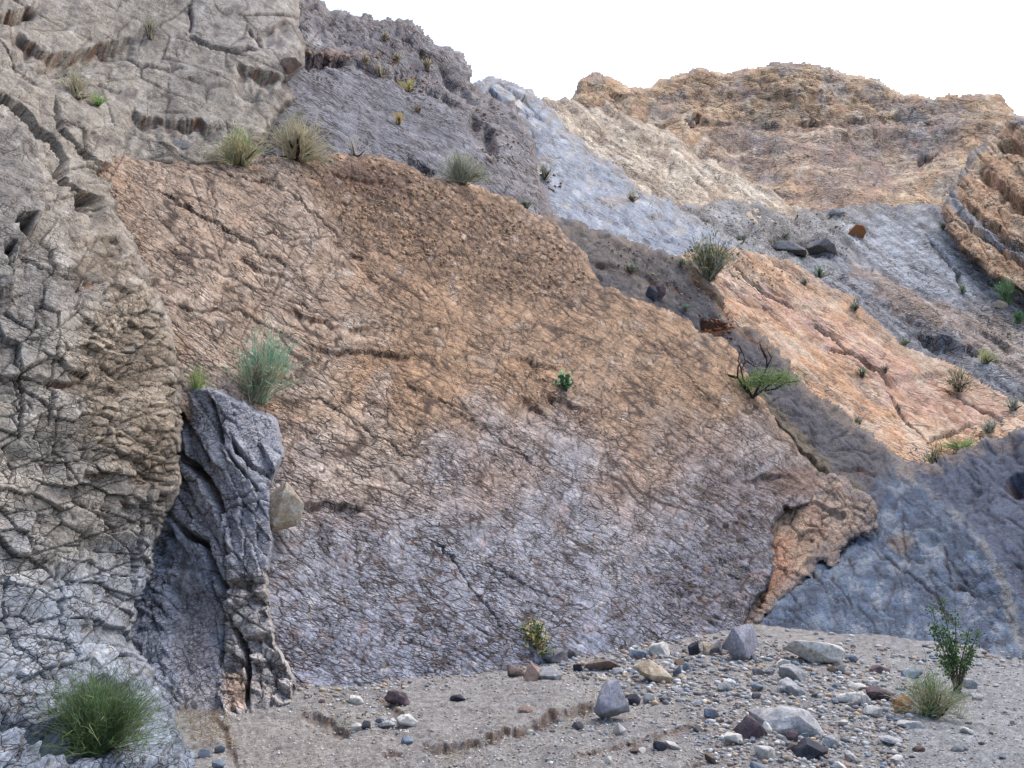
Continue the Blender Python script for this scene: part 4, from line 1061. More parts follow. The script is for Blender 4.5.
gr = nt.nodes.new('ShaderNodeValToRGB'); gr.color_ramp.elements[0].color = (*[float(q) for q in S(118, 108, 98)], 1); gr.color_ramp.elements[1].color = (*[float(q) for q in S(162, 150, 138)], 1)
nt.links.new(gn.outputs['Fac'], gr.inputs[0]); nt.links.new(gr.outputs[0], b.inputs['Base Color'])
gx, gy = np.meshgrid(np.linspace(-600, 600, 61), np.linspace(-600, 600, 61))
gz = -0.35 + 0 * gx
gi = np.arange(61 * 61).reshape(61, 61)
link('ground', mesh_from('ground', np.stack([gx, gy, gz], -1).reshape(-1, 3), np.stack([gi[:-1, :-1], gi[:-1, 1:], gi[1:, 1:], gi[1:, :-1]], -1).reshape(-1, 4), mat=m), kind='structure',
     label='gravel floor of the canyon around the wash')
# ------------------------------------------------------------------ stones
def ico(sub):
    import bmesh
    bm = bmesh.new(); bmesh.ops.create_icosphere(bm, subdivisions=sub, radius=1.0)
    V = np.array([v.co[:] for v in bm.verts]); Fc = np.array([[v.index for v in f.verts] for f in bm.faces]); bm.free()
    return V, Fc
ICO3, ICO2, ICO1 = ico(4), ico(2), ico(1)

def stone_shape(seed, angular=0.7, cuts=2, planes=11):
    """a broken block: hull of a few points, worn edges, faces a little uneven; unit half-sizes; (verts, tris)"""
    import bmesh
    r = np.random.RandomState(seed)
    n = int(planes * (1.0 if angular > 0.6 else 2.2)) + 5
    q = r.normal(size=(n, 3)); q /= np.linalg.norm(q, axis=1)[:, None]; q *= r.uniform(0.8, 1.0, (n, 1))
    if angular > 0.6: q = np.sign(q) * np.abs(q) ** 0.88
    bm = bmesh.new()
    for c_ in q: bm.verts.new(c_)
    res = bmesh.ops.convex_hull(bm, input=bm.verts)
    bmesh.ops.delete(bm, geom=[v for v in bm.verts if not v.link_faces], context='VERTS')
    bmesh.ops.dissolve_limit(bm, angle_limit=0.25, verts=bm.verts, edges=bm.edges)
    bmesh.ops.bevel(bm, geom=list(bm.edges), offset=0.05 if angular > 0.6 else 0.12, segments=2, profile=0.6, affect='EDGES', clamp_overlap=True)
    bmesh.ops.triangulate(bm, faces=bm.faces)
    for _ in range(cuts - 1):
        bmesh.ops.subdivide_edges(bm, edges=bm.edges, cuts=1, use_grid_fill=True)
        bmesh.ops.triangulate(bm, faces=bm.faces)
    bm.verts.index_update()
    P = np.array([v.co[:] for v in bm.verts]); Fc = np.array([[v.index for v in f.verts] for f in bm.faces]); bm.free()
    N = P / (np.linalg.norm(P, axis=1)[:, None] + 1e-9)
    for f, a in ((3.0, 0.03), (7.0, 0.02), (15.0, 0.012)):
        k = r.normal(size=(3, 3)) * f; ph = r.uniform(0, 6, 3)
        P = P + N * (a * np.sin(P @ k[0] + ph[0]) * np.sin(P @ k[1] + ph[1]) + a * 0.5 * np.sin(P @ k[2] + ph[2]))[:, None]
    lo, hi = P.min(0), P.max(0)
    return (P - (lo + hi) / 2) / ((hi - lo) / 2), Fc

def make_stone(name, u, vb, w, h, colour, label, group=None, seed=0, roll=0.0, yaw=0.0, angular=0.8, surf='gravel_wash', deep=0.8, sink=0.22, cat='rock', planes=11, fwd=0.0):
    p = at(surf, u, vb)
    d = p.y * CP + (p.z - CAMZ) * SP
    W, H = w * d / F, h * d / F
    sv, sf = stone_shape(seed, angular, 3, planes)
    me = mesh_from('rock', sv * np.array([W / 2, W * deep / 2, H / 2]), sf, None, False, STONE[colour])
    o = link(name, me, label=label, cat=cat, group=group)
    o.rotation_euler = (0, roll, yaw)
    o.location = (p - Vector((0, 0, CAMZ))) * (1 - fwd / d) + Vector((0, 0, CAMZ)) + Vector((0, W * deep * 0.15, H * (0.5 - sink)))
    return o

rocks = [  # u, base v, width px, height px, colour, label, roll, extras
    (613, 720, 36, 42, 'lilac', 'largest angular grey boulder beside the dry grass bank', 0.1, dict(seed=5, planes=9, angular=1.0, sink=0.08)),
    (634, 705, 14, 13, 'dark', 'dark grey stone tucked against the right side of the angular boulder', 0, {}),
    (655, 682, 40, 25, 'tan', 'yellowish pale boulder above and right of the angular grey boulder', 0.25, dict(planes=8)),
    (662, 656, 24, 18, 'white', 'pinkish white rock right behind the yellowish pale boulder', 0.1, {}),
    (604, 670, 36, 14, 'brown', 'long flat brown rock lying like a brick in the gravel', -0.05, dict(seed=8, planes=6, angular=1.0)),
    (532, 680, 17, 21, 'pink', 'upright pinkish tan block under the leafy plant', 0.05, dict(planes=7, angular=1.0)),
    (550, 679, 27, 15, 'pale', 'pale grey wedge rock right of the pinkish block', 0.2, dict(planes=7)),
    (555, 662, 28, 16, 'grey', 'dull grey rock half buried behind the leafy plant', 0, {}),
    (516, 676, 20, 13, 'brown', 'low brown rock left of the pinkish block', 0.1, {}),
    (583, 651, 15, 13, 'dark', 'dark navy stone at the slab foot, left one of two touching stones', 0, {}),
    (593, 650, 12, 12, 'brown', 'brown stone touching the dark navy stone at the slab foot', 0, {}),
    (618, 644, 14, 10, 'dark', 'blackish stone alone at the slab foot', 0.1, {}),
    (668, 638, 22, 10, 'pale', 'long pale stone lying along the slab foot', 0.15, {}),
    (573, 659, 11, 13, 'grey', 'grey stone below the dark navy stone', 0, {}),
    (578, 671, 10, 9, 'dark', 'small dark stone at the end of the brick-like brown rock', 0, {}),
    (695, 655, 12, 16, 'dark', 'dark blue grey stone left of the tan and grey blocks', 0, {}),
    (678, 676, 9, 14, 'blue', 'narrow bluish stone touching the yellowish pale boulder', 0.2, {}),
    (687, 672, 9, 12, 'blue', 'bluish stone one step right of the yellowish pale boulder', -0.2, {}),
    (620, 734, 13, 14, 'white', 'white pointed stone just below the angular grey boulder', 0.2, dict(planes=6, angular=1.0)),
    (650, 702, 14, 11, 'white', 'white stone between the angular and yellowish boulders', 0, {}),
    (578, 730, 13, 10, 'grey', 'rounded grey stone left below the angular boulder', 0, dict(angular=0.5)),
    (640, 658, 22, 11, 'blue', 'flat bluish rock behind the yellowish pale boulder', 0.1, {}),
    (525, 713, 15, 8, 'pink', 'pinkish stone on the lip of the eroded bank', 0, {}),
    (660, 749, 14, 10, 'dark', 'dark blue stone paired with a pale flake', 0.2, {}),
    (672, 749, 16, 8, 'white', 'pale flake lying against the dark blue stone', 0.35, {}),
    (458, 700, 17, 7, 'dark', 'flat dark stone alone on the smooth gravel', 0, {}),
    (397, 704, 27, 16, 'mauve', 'mauve brown rounded rock at the slab foot', 0.25, dict(angular=0.5)),
    (407, 728, 22, 16, 'white', 'blue white block below the mauve brown rock', 0.2, dict(planes=7)),
    (407, 745, 14, 10, 'blue', 'small blue grey cobble at the end of the eroded bank', 0, dict(angular=0.4)),
    (356, 704, 17, 10, 'white', 'pale rock on the rubbly patch below the slab', 0.2, {}),
    (356, 731, 11, 9, 'white', 'small white stone under the rubbly patch', 0.2, {}),
    (388, 728, 16, 9, 'pale', 'flat pale stone left of the blue white block', 0, {}),
    (366, 729, 11, 10, 'grey', 'small grey stone right of the small white one', 0, {}),
    (204, 757, 12, 11, 'blue', 'blue stone at the buttress foot beside the dry litter', 0, {}),
    (219, 753, 11, 10, 'blue', 'bluish stone nearest the sandy bank at the buttress foot', 0, {}),
    (218, 768, 14, 10, 'blue', 'lowest bluish stone at the buttress foot', 0, {}),
    (744, 660, 38, 38, 'lilac', 'tall grey boulder where the slab meets the blue bulge', 0, dict(seed=31, planes=9, angular=1.0, sink=0.12)),
    (818, 662, 58, 24, 'white', 'long white slab of rock leaning at the foot of the blue bulge', 0.28, dict(seed=22, planes=9, sink=0.1)),
    (709, 655, 13, 17, 'tan', 'upright tan block beside the tall grey boulder', 0, dict(planes=6, angular=1.0)),
    (717, 655, 12, 18, 'grey', 'upright grey block between the tan block and tall boulder', 0, dict(planes=6, angular=1.0)),
    (726, 652, 9, 12, 'blue', 'small bluish block against the tall grey boulder', 0, {}),
    (793, 680, 28, 19, 'pale', 'pale grey rock tilted below the long white slab', 0.5, {}),
    (784, 666, 15, 9, 'white', 'whitish stone touching the top of the tilted pale rock', 0.2, {}),
    (795, 694, 32, 15, 'pale', 'pale banded rock lying above the broad bluish boulder', 0.35, {}),
    (790, 732, 66, 34, 'pale', 'broad flat pale bluish boulder sunk in the rubble', 0.12, dict(seed=25, planes=8, sink=0.3)),
    (814, 758, 36, 21, 'dark', 'dark blue black angular rock below the broad pale boulder', 0.15, dict(seed=27, planes=6, angular=1.0)),
    (767, 758, 23, 14, 'white', 'cream rounded cobble left of the dark angular rock', 0.25, dict(angular=0.4)),
    (760, 770, 20, 10, 'blue', 'pale blue stone under the cream cobble', 0, {}),
    (752, 737, 32, 23, 'mauve', 'purple brown cracked rock at the broad boulder\'s left end', 0.4, {}),
    (735, 744, 20, 12, 'white', 'white stone left of the purple brown rock', 0.2, {}),
    (768, 736, 9, 18, 'white', 'thin white splinter standing between purple rock and broad boulder', -0.5, {}),
    (858, 690, 18, 8, 'white', 'flat white stone at the top of the white cluster', 0.1, {}),
    (852, 702, 30, 13, 'white', 'widest white rock of the cluster by the dark purple stone', 0, {}),
    (874, 716, 20, 13, 'white', 'rounded pinkish white stone beside the orange rock', 0.1, dict(angular=0.5)),
    (866, 704, 13, 12, 'white', 'white stone filling the middle of the white cluster', 0, {}),
    (904, 712, 19, 19, 'rust', 'round orange rock beside the low green shrub', 0, dict(angular=0.5)),
    (881, 700, 27, 15, 'mauve', 'dark purple flat rock above the orange rock', 0.3, {}),
    (880, 673, 19, 9, 'mauve', 'mauve brown stone at the foot of the blue bulge', 0.1, {}),
    (913, 677, 19, 10, 'blue', 'blue grey rock behind the low green shrub', 0.1, {}),
    (911, 727, 27, 8, 'pale', 'long pale stone below the orange rock', 0.05, {}),
    (892, 744, 23, 9, 'pale', 'greyish flat stone with a tan edge below the long pale stone', 0.15, {}),
    (899, 764, 14, 10, 'white', 'white cobble beside the ochre gravel patch', 0, {}),
    (971, 688, 14, 12, 'pale', 'pale stone right at the creosote stems', 0, {}),
    (979, 700, 11, 8, 'white', 'whitish stone on bare gravel past the creosote', 0.2, {}),
    (967, 733, 13, 6, 'white', 'flat white flake on the bare gravel below the creosote', 0.3, {}),
    (831, 748, 18, 15, 'pale', 'pale block right behind the dark angular rock', 0, {}),
    (793, 741, 12, 12, 'mauve', 'dark red stone on the broad boulder\'s front edge', 0, {}),
    (711, 763, 15, 10, 'brown', 'dark brown stone left below the white stone', 0.4, {}),
    (712, 718, 16, 13, 'blue', 'bluish stone on the crest of the eroded gravel', 0, {}),
    (724, 691, 13, 11, 'pale', 'pale rounded stone above the eroded gravel', 0, dict(angular=0.5)),
    (759, 691, 13, 9, 'blue', 'bluish stone midway between tall and broad boulders', 0, {}),
    (841, 673, 11, 10, 'grey', 'grey stone under the tip of the long white slab', 0, {}),
    (852, 662, 12, 9, 'blue', 'pale blue stone past the tip of the long white slab', 0, {}),
    (823, 712, 11, 8, 'white', 'small white stone off the broad boulder\'s right end', 0.2, {}),
    (854, 762, 20, 9, 'white', 'pale sliver lying slanted right of the dark angular rock', 0.9, {}),
    (840, 769, 14, 8, 'white', 'white stone under the dark angular rock', 0, {}),
]
for i, (u, v, w, h, colr, lab, roll, ex) in enumerate(rocks):
    e = dict(seed=100 + i, yaw=random.Random(i).uniform(-0.3, 0.3)); e.update(ex)
    make_stone('rock', u, v, w, h, colr, lab, roll=roll, **e)
make_stone('boulder', 281, 536, 42, 52, 'tan', 'pale block jammed between the dark wedge and the big slab', seed=65, planes=10, angular=1.0, surf='rock_slab', sink=0.0, deep=0.9, roll=0.35, cat='boulder', fwd=0.15)
make_stone('boulder', 860, 238, 20, 15, 'rust', 'rounded orange brown boulder at the top of the pale blue slab', seed=56, angular=0.4, surf='grey_slope', cat='boulder', sink=0.1)
make_stone('boulder', 792, 250, 34, 14, 'grey', 'dark flat boulder on the rubbly slope, left of its neighbour', seed=57, surf='grey_slope', cat='boulder', roll=0.2)
make_stone('boulder', 826, 252, 34, 16, 'grey', 'dark craggy boulder on the rubbly slope below the orange brown boulder', seed=58, surf='grey_slope', cat='boulder', roll=0.3)
make_stone('boulder', 838, 216, 16, 9, 'pale', 'pale bluish boulder beside the orange brown boulder', seed=59, surf='grey_slope', cat='boulder')
make_stone('boulder', 1003, 310, 16, 12, 'tan', 'tan boulder between two green bushes under the orange cliff', seed=60, surf='grey_slope', cat='boulder')
make_stone('boulder', 176, 160, 40, 26, 'grey', 'smooth rounded grey boulder on the ledge above the slab', seed=61, angular=0.45, surf='rock_slab', cat='boulder', sink=0.05)
make_stone('boulder', 288, 70, 24, 20, 'brown', 'brown block jutting from the buttress top beside the purple slab', seed=62, surf='rock_buttress', cat='boulder', planes=6, angular=1.0)
make_stone('boulder', 652, 302, 12, 17, 'dark', 'blackish rounded stone under the reddish brown one on the grey bed', seed=63, angular=0.4, surf='rock_bulge', cat='boulder', sink=0.0)
make_stone('boulder', 660, 300, 13, 18, 'mauve', 'reddish brown rounded stone beside the blackish one on the grey bed', seed=64, angular=0.3, surf='rock_bulge', cat='boulder', sink=0.0)

# small cobbles: one by one, sharing shapes
rs = np.random.RandomState(5)
shapes = [stone_shape(900 + i, 0.8 if i % 2 else 0.4, 1, 9) for i in range(8)]
meshes = {}
def cobble_mesh(i, colr):
    if (i, colr) not in meshes:
        meshes[(i, colr)] = mesh_from('cobble', *shapes[i], None, False, STONE[colr])
    return meshes[(i, colr)]
COB_POLY = [(560, 640), (640, 632), (735, 650), (870, 668), (915, 690), (905, 775), (700, 775), (690, 715), (600, 690), (560, 670)]
COB2_POLY = [(300, 700), (380, 690), (420, 715), (400, 740), (340, 728)]
Vw, Pw = PATCH['gravel_wash']
def in_poly_sample(poly, n, V=Vw, P=Pw, r=rs, weight=None):
    x, y = P[:, 0].astype(np.float32), P[:, 1].astype(np.float32)
    m = np.where(poly_sdf(x, y, poly) + r.normal(0, 7, len(x)) * (r.rand(len(x)) < 0.5) + fbm(x / 14, y / 14, 3, 88) * 16 < 0)[0]
    return m[r.randint(0, len(m), n)]
cob_words = {'white': 'white', 'pale': 'pale grey', 'grey': 'mid grey', 'blue': 'bluish', 'dark': 'blackish', 'brown': 'brown', 'pink': 'pinkish', 'tan': 'tan'}
landmarks = [(613, 705, 'angular grey boulder'), (655, 672, 'yellowish pale boulder'), (604, 664, 'brick-like brown rock'), (744, 645, 'tall grey boulder'), (818, 652, 'long white slab rock'), (790, 718, 'broad flat boulder'), (814, 750, 'dark angular rock'),
             (852, 697, 'white rock cluster'), (904, 704, 'round orange rock'), (735, 740, 'purple brown rock'), (672, 745, 'dark stone with pale flake'), (958, 690, 'creosote bush'), (397, 700, 'mauve brown rock'), (407, 724, 'blue white block'), (540, 720, 'eroded bank'),
             (724, 690, 'pale rounded stone'), (668, 636, 'slab foot'), (880, 672, 'foot of the blue bulge'), (899, 760, 'ochre gravel patch'), (795, 685, 'pale banded rock'), (980, 740, 'bare gravel below the creosote'), (350, 705, 'rubbly patch below the slab')]
pick = ['white'] * 8 + ['pale'] * 6 + ['grey'] * 6 + ['blue'] * 5 + ['dark'] * 2 + ['brown'] * 4 + ['pink'] * 2 + ['tan'] * 3
cob_idx = np.r_[in_poly_sample(COB_POLY, 235), in_poly_sample(COB2_POLY, 22), in_poly_sample([(900, 690), (1030, 690), (1030, 770), (900, 770)], 22), in_poly_sample([(430, 735), (700, 690), (700, 768), (420, 768)], 20)]
for n_, i in enumerate(cob_idx):
    colr = pick[rs.randint(len(pick))]
    near = min(landmarks, key=lambda q: (q[0] - Pw[i, 0]) ** 2 + 4 * (q[1] - Pw[i, 1]) ** 2)[2]
    o = link('cobble', cobble_mesh(rs.randint(8), colr), label='small %s cobble in the gravel near the %s' % (cob_words[colr], near), cat='cobble', group='%s cobbles near the %s' % (cob_words[colr], near))
    d = float(Vw[i, 1]) * CP + (float(Vw[i, 2]) - CAMZ) * SP
    s = float(np.clip(rs.lognormal(1.8, 0.38), 4.0, 14)) * d / F / 2
    o.scale = (s * rs.uniform(0.8, 1.3), s * rs.uniform(0.7, 1.1), s * rs.uniform(0.45, 0.8))
    o.rotation_euler = (rs.uniform(-0.3, 0.3), rs.uniform(-0.3, 0.3), rs.uniform(0, 6.28))
    o.location = Vector([float(q) for q in Vw[i]]) + Vector((0, 0, o.scale[2] * 0.35))

PAL = np.array([S(*q) for q in ((176, 174, 170), (190, 188, 184), (160, 158, 154), (150, 150, 150), (136, 134, 132), (120, 128, 138), (108, 106, 108), (138, 120, 108), (170, 148, 122), (128, 118, 112), (150, 140, 130), (128, 120, 112))])
def scatter(name, label, sets, seed, pal=PAL, surf_up=True):
    """loose fragments too small to pick apart: one part-coloured heap of little stones"""
    r = np.random.RandomState(seed); base_V, base_F = ICO1
    allV, allF, allC = [], [], []; off = 0
    for (V, P, poly, n, lo, hi, tint) in sets:
        idx = in_poly_sample(poly, n, V, P, r)
        for i in idx:
            p = V[i]; d = p[1] * CP + (p[2] - CAMZ) * SP
            s = (lo + (hi - lo) * r.rand() ** 2.6) * d / F / 2
            q = base_V * (1 + r.uniform(-0.28, 0.28, (len(base_V), 1))) * np.array([s * r.uniform(0.8, 1.5), s, s * r.uniform(0.5, 0.9)])
            a = r.uniform(0, 6.28); ca, sa = math.cos(a), math.sin(a)
            q = q @ np.array([[ca, -sa, 0], [sa, ca, 0], [0, 0, 1]])
            allV.append(q + p + np.array([0, 0, s * 0.3])); allF.append(base_F + off); off += len(base_V)
            cc = pal[r.randint(len(pal))] if tint is None else S(*tint) * r.uniform(0.6, 1.35)
            allC.append(np.tile(cc, (len(base_V), 1)))
    return link(name, mesh_from(name, np.concatenate(allV), np.concatenate(allF), np.concatenate(allC), False, MAT_STONELET), label=label, kind='stuff', cat=None)
MAT_STONELET, nt_, b_ = new_mat('stone_chips')
at_ = nt_.nodes.new('ShaderNodeAttribute'); at_.attribute_name = 'mineral'
nt_.links.new(at_.outputs['Color'], b_.inputs['Base Color'])
wholew = [(215, 690), (300, 700), (480, 668), (600, 640), (735, 640), (870, 655), (1030, 664), (1030, 775), (215, 775)]
scatter('pebbles', 'loose pebbles and grit strewn over the gravel wash', [
    (Vw, Pw, wholew, 5200, 1.0, 3.4, None), (Vw, Pw, COB_POLY, 4200, 1.2, 7.0, None), (Vw, Pw, COB2_POLY, 220, 1.2, 4.5, None), (Vw, Pw, [(470, 735), (720, 700), (720, 768), (440, 768)], 500, 1.0, 4.0, None),
    (Vw, Pw, [(300, 690), (480, 664), (640, 634), (740, 634), (870, 650), (1030, 658), (1030, 668), (870, 664), (740, 654), (600, 652), (480, 676), (310, 702)], 1300, 1.5, 6.5, None)], 11)
Vs, Ps = PATCH['rock_slab']; Vg, Pg = PATCH['grey_slope']; Vb, Pb = PATCH['rock_bulge']; Vo, Po = PATCH['orange_bed']; Vl, Pl = PATCH['limestone_band']; Vt, Pt = PATCH['tan_slope']; Vd, Pd = PATCH['purple_slab']; Vq, Pq = PATCH['rock_buttress']
scatter('rubble', 'crumbled brown rock chips lying on the slab top and ledges', [
    (Vs, Ps, [(330, 158), (400, 168), (470, 192), (555, 228), (596, 286), (560, 300), (470, 280), (400, 255), (350, 215)], 900, 1.2, 4.6, (168, 138, 110)),
    (Vs, Ps, [(255, 158), (330, 155), (350, 175), (300, 180)], 120, 1.2, 3.5, (140, 120, 104)),
    (Vs, Ps, [(500, 350), (560, 370), (600, 410), (590, 440), (520, 430)], 120, 1.2, 3.5, (160, 128, 96)),
    (Vb, Pb, [(702, 320), (732, 322), (730, 334), (704, 332)], 80, 2.0, 5.0, (128, 78, 52)),
    (Vd, Pd, [(286, 52), (345, 58), (345, 66), (290, 60)], 90, 1.5, 4.0, (170, 132, 104)),
    (Vd, Pd, [(390, 66), (430, 82), (425, 88), (390, 76)], 50, 1.5, 4.0, (140, 96, 70)),
    (Vd, Pd, [(475, 110), (505, 130), (515, 165), (490, 165)], 60, 1.5, 4.5, (136, 112, 96)),
    (Vl, Pl, [(500, 168), (556, 180), (556, 188), (500, 176)], 60, 1.5, 4.0, (140, 108, 84)),
    (Vt, Pt, [(640, 212), (770, 240), (770, 252), (640, 224)], 160, 1.5, 4.5, (156, 116, 80)),
    (Vg, Pg, [(660, 215), (860, 210), (860, 250), (760, 260), (690, 250)], 500, 1.2, 3.5, (160, 150, 138)),
    (Vg, Pg, [(990, 290), (1030, 310), (1030, 360), (1000, 340)], 80, 1.5, 4.0, (160, 140, 118)),
    (Vo, Po, [(690, 262), (760, 258), (800, 272), (790, 285), (720, 280)], 100, 1.2, 3.6, (180, 140, 100)),
    (Vo, Po, [(900, 455), (990, 425), (1024, 425), (1000, 445), (920, 468)], 120, 1.5, 4.0, (150, 134, 112)),
    (Vb, Pb, [(580, 232), (700, 270), (740, 330), (700, 310), (620, 270)], 200, 1.2, 3.4, (140, 122, 104)),
], 12)

# ------------------------------------------------------------------ plants
def ribbon_mesh(B, D, L, droop, width, C, r, segs=3, curl=0.15):
    """thin tapering blades: bases B, unit directions D, lengths L, colours C"""
    n = len(B); t = np.linspace(0, 1, segs + 1)[None, :, None]
    side = np.cross(D, r.normal(size=(n, 3))); side /= np.linalg.norm(side, axis=1)[:, None] + 1e-9
    bend = r.normal(size=(n, 3)) * curl
    bend[:, 2] -= droop
    P = B[:, None] + D[:, None] * (L[:, None, None] * t) + bend[:, None] * (L[:, None, None] * t ** 2)
    wd = (width[:, None] if np.ndim(width) else width) * (1 - 0.75 * t[:, :, 0])
    A = P - side[:, None] * wd[..., None] / 2; Bv = P + side[:, None] * wd[..., None] / 2
    V = np.stack([A, Bv], 2).reshape(-1, 3)
    k = segs + 1; base = (np.arange(n) * k * 2)[:, None] + np.arange(segs)[None] * 2
    Fq = np.stack([base, base + 1, base + 3, base + 2], -1).reshape(-1, 4)
    return V, Fq, np.repeat(C, k * 2, axis=0), P

def leaf_mesh(Pc, size, C, r, aspect=1.8):
    n = len(Pc); a = r.normal(size=(n, 3)); a /= np.linalg.norm(a, axis=1)[:, None]
    b = np.cross(a, r.normal(size=(n, 3))); b /= np.linalg.norm(b, axis=1)[:, None] + 1e-9
    s = size * r.uniform(0.6, 1.3, n)[:, None]
    V = np.stack([Pc - a * s * aspect / 2, Pc + b * s / 2, Pc + a * s * aspect / 2, Pc - b * s / 2], 1).reshape(-1, 3)
    Fq = (np.arange(n) * 4)[:, None] + np.arange(4)[None]
    return V, Fq, np.repeat(C, 4, axis=0)

def joinm(parts):
    V, Fq, C, off = [], [], [], 0
    for v, f, c in parts:
        V.append(v); Fq.append(f + off); C.append(c); off += len(v)
    return np.concatenate(V), np.concatenate(Fq), np.concatenate(C)

def tube(pts, r0, r1, colr, sides=5):
    P = np.array(pts, float); n = len(P); V, Fq = [], []
    for i in range(n):
        d = P[min(i + 1, n - 1)] - P[max(i - 1, 0)]; d /= np.linalg.norm(d) + 1e-9
        a = np.cross(d, [0.3, 0.9, 0.2]); a /= np.linalg.norm(a) + 1e-9; b = np.cross(d, a)
        rr = r0 + (r1 - r0) * i / (n - 1)
        for s in range(sides):
            w = 2 * math.pi * s / sides; V.append(P[i] + (a * math.cos(w) + b * math.sin(w)) * rr)
    for i in range(n - 1):
        for s in range(sides):
            t = (s + 1) % sides
            Fq.append([i * sides + s, i * sides + t, (i + 1) * sides + t, (i + 1) * sides + s])
    return np.array(V), np.array(Fq), np.tile(colr, (len(V), 1))

def palette(cols, n, r, var=0.2):
    c = 1.25 * np.array([S(*q) for q in cols])[r.randint(0, len(cols), n)]
    return c * r.uniform(1 - var, 1 + var, (n, 1))

def shrub(name, surf, u, vb, w, h, cols, label, n=500, droop=0.15, spread=1.0, dry=None, leaves=0, leafcols=None, cat='bush', group=None, seed=None, lean=(0, 0), wood=(70, 56, 48), twig=2.0, thick=0.75, leafsize=2.0, stems=5):
    p = at(surf, u, vb); d = p.y * CP + (p.z - CAMZ) * SP
    k = d / F; Wm, Hm = w * k, h * k
    r = np.random.RandomState(seed if seed is not None else int(u * 7 + vb * 13) % 99991)
    root = link(name, None, label=label, cat=cat, group=group); root.location = p
    def cone(m, lo=0.0):
        az = r.uniform(0, 2 * np.pi, m); rad = np.sqrt(r.uniform(lo, 1, m))
        az = az + 0.5 * np.sin(3 * az + u); rad = np.clip(rad * (0.75 + 0.35 * np.sin(5 * az + vb) + 0.15 * np.sin(9 * az)), 0.03, 1.1)
        ex = np.c_[np.cos(az) * rad * Wm / 2 * spread + lean[0] * Wm, np.sin(az) * rad * Wm / 2 * 0.8 * spread - Wm * 0.1, Hm * (1.03 - 0.55 * rad ** 2) * r.uniform(0.5, 1.0, m) + lean[1] * Hm]
        return ex
    m1 = n // 3; E = cone(m1)
    B = np.c_[r.normal(0, Wm * 0.05, m1), r.normal(0, Wm * 0.05, m1), r.uniform(-0.03, 0.03, m1) * Hm]
    D = E - B; L = np.linalg.norm(D, axis=1); D /= L[:, None]
    wd = np.full(m1, thick * k)
    c1 = palette(cols, m1, r)
    if dry is not None: c1 = np.where(r.rand(m1, 1) < 0.5, palette(dry, m1, r), c1)
    V1, F1, C1, P1 = ribbon_mesh(B, D, L, droop * 0.5, wd, c1, r)
    m2 = n - m1; pi = r.randint(0, m1, m2); tt = r.uniform(0.45, 1.0, m2)
    ia = np.clip((tt * 3).astype(int), 0, 2); fr = tt * 3 - ia
    B2 = P1[pi, ia] * (1 - fr)[:, None] + P1[pi, ia + 1] * fr[:, None]
    D2 = D[pi] + r.normal(0, 0.55, (m2, 3)); D2[:, 2] += 0.25; D2 /= np.linalg.norm(D2, axis=1)[:, None]
    L2 = Hm * r.uniform(0.10, 0.26, m2)
    c2 = palette(cols, m2, r, 0.28)
    if dry is not None:
        low = (B2[:, 2] < Hm * 0.42) & (r.rand(m2) < 0.75)
        c2 = np.where(low[:, None], palette(dry, m2, r), c2)
    V2, F2, C2, P2 = ribbon_mesh(B2, D2, L2, droop, np.full(m2, thick * k * 0.9), c2, r)
    parts = [(V1, F1, C1), (V2, F2, C2)]
    if leaves:
        src = P2[r.randint(0, m2, leaves), r.randint(1, 4, leaves)] + r.normal(0, 0.6 * k, (leaves, 3))
        parts.append(leaf_mesh(src, leafsize * k, palette(leafcols or cols, leaves, r, 0.3), r))
    V, Fq, C = joinm(parts)
    link('foliage', mesh_from('foliage', V, Fq, C, True, MAT_LEAF), parent=root, kind='stuff')
    for s in range(stems):
        e = E[r.randint(m1)] * r.uniform(0.45, 0.75); mid = e * 0.5 + r.normal(0, 0.05, 3) * Hm
        tv, tf, tc = tube([np.array([0, 0, -0.04 * Hm]), mid, e], twig * k * 0.6, twig * k * 0.2, S(*wood))
        link('stem', mesh_from('stem', tv, tf, tc, True, MAT_WOOD), parent=root)
    return root

GREEN = [(90, 116, 72), (72, 98, 60), (116, 136, 94), (56, 82, 52), (104, 124, 94), (84, 84, 64)]
SAGE = [(132, 152, 128), (112, 138, 118), (150, 164, 136), (96, 122, 104)]
TEAL = [(112, 146, 122), (92, 132, 110), (130, 158, 134), (146, 164, 138)]
STRAW = [(176, 164, 138), (158, 146, 120), (188, 178, 154), (138, 126, 104)]
DRYG = [(160, 156, 134), (144, 144, 120), (174, 168, 144), (128, 130, 108)]
GREY = [(150, 156, 146), (130, 138, 128), (168, 170, 156), (110, 116, 106)]
OLIVE = [(118, 112, 72), (98, 96, 62), (140, 130, 88), (84, 80, 56)]
DEEP = [(64, 92, 50), (52, 80, 46), (84, 112, 60)]

shrub('green_shrub', 'rock_buttress', 98, 752, 118, 80, GREEN, 'dense green broom-like shrub rooted in the pale buttress foot', n=6500, droop=0.18, thick=0.6, dry=[(96, 118, 70), (76, 92, 56), (124, 128, 88)], cat='shrub', lean=(0.02, 0), stems=10, spread=1.5)
shrub('sage_shrub', 'rock_slab', 258, 402, 78, 70, TEAL, 'grey green shrub with dry tan base above the dark wedge', n=1500, dry=STRAW, droop=0.1, thick=0.9, cat='shrub', lean=(0.14, 0.0), leaves=500, stems=9)
shrub('grass_tuft', 'rock_slab', 199, 395, 34, 32, [(120, 140, 82), (142, 158, 98), (160, 168, 120)], 'yellow green grass tuft left of the shrub above the dark wedge', n=300, cat='grass')
shrub('leafy_plant', 'rock_slab', 566, 391, 22, 20, [(70, 104, 66), (120, 150, 108)], 'small round holly-like plant growing alone on the bare slab', n=120, leaves=220, leafcols=[(70, 108, 72), (96, 136, 92), (190, 200, 160), (56, 84, 58)], leafsize=3.2, cat='plant')
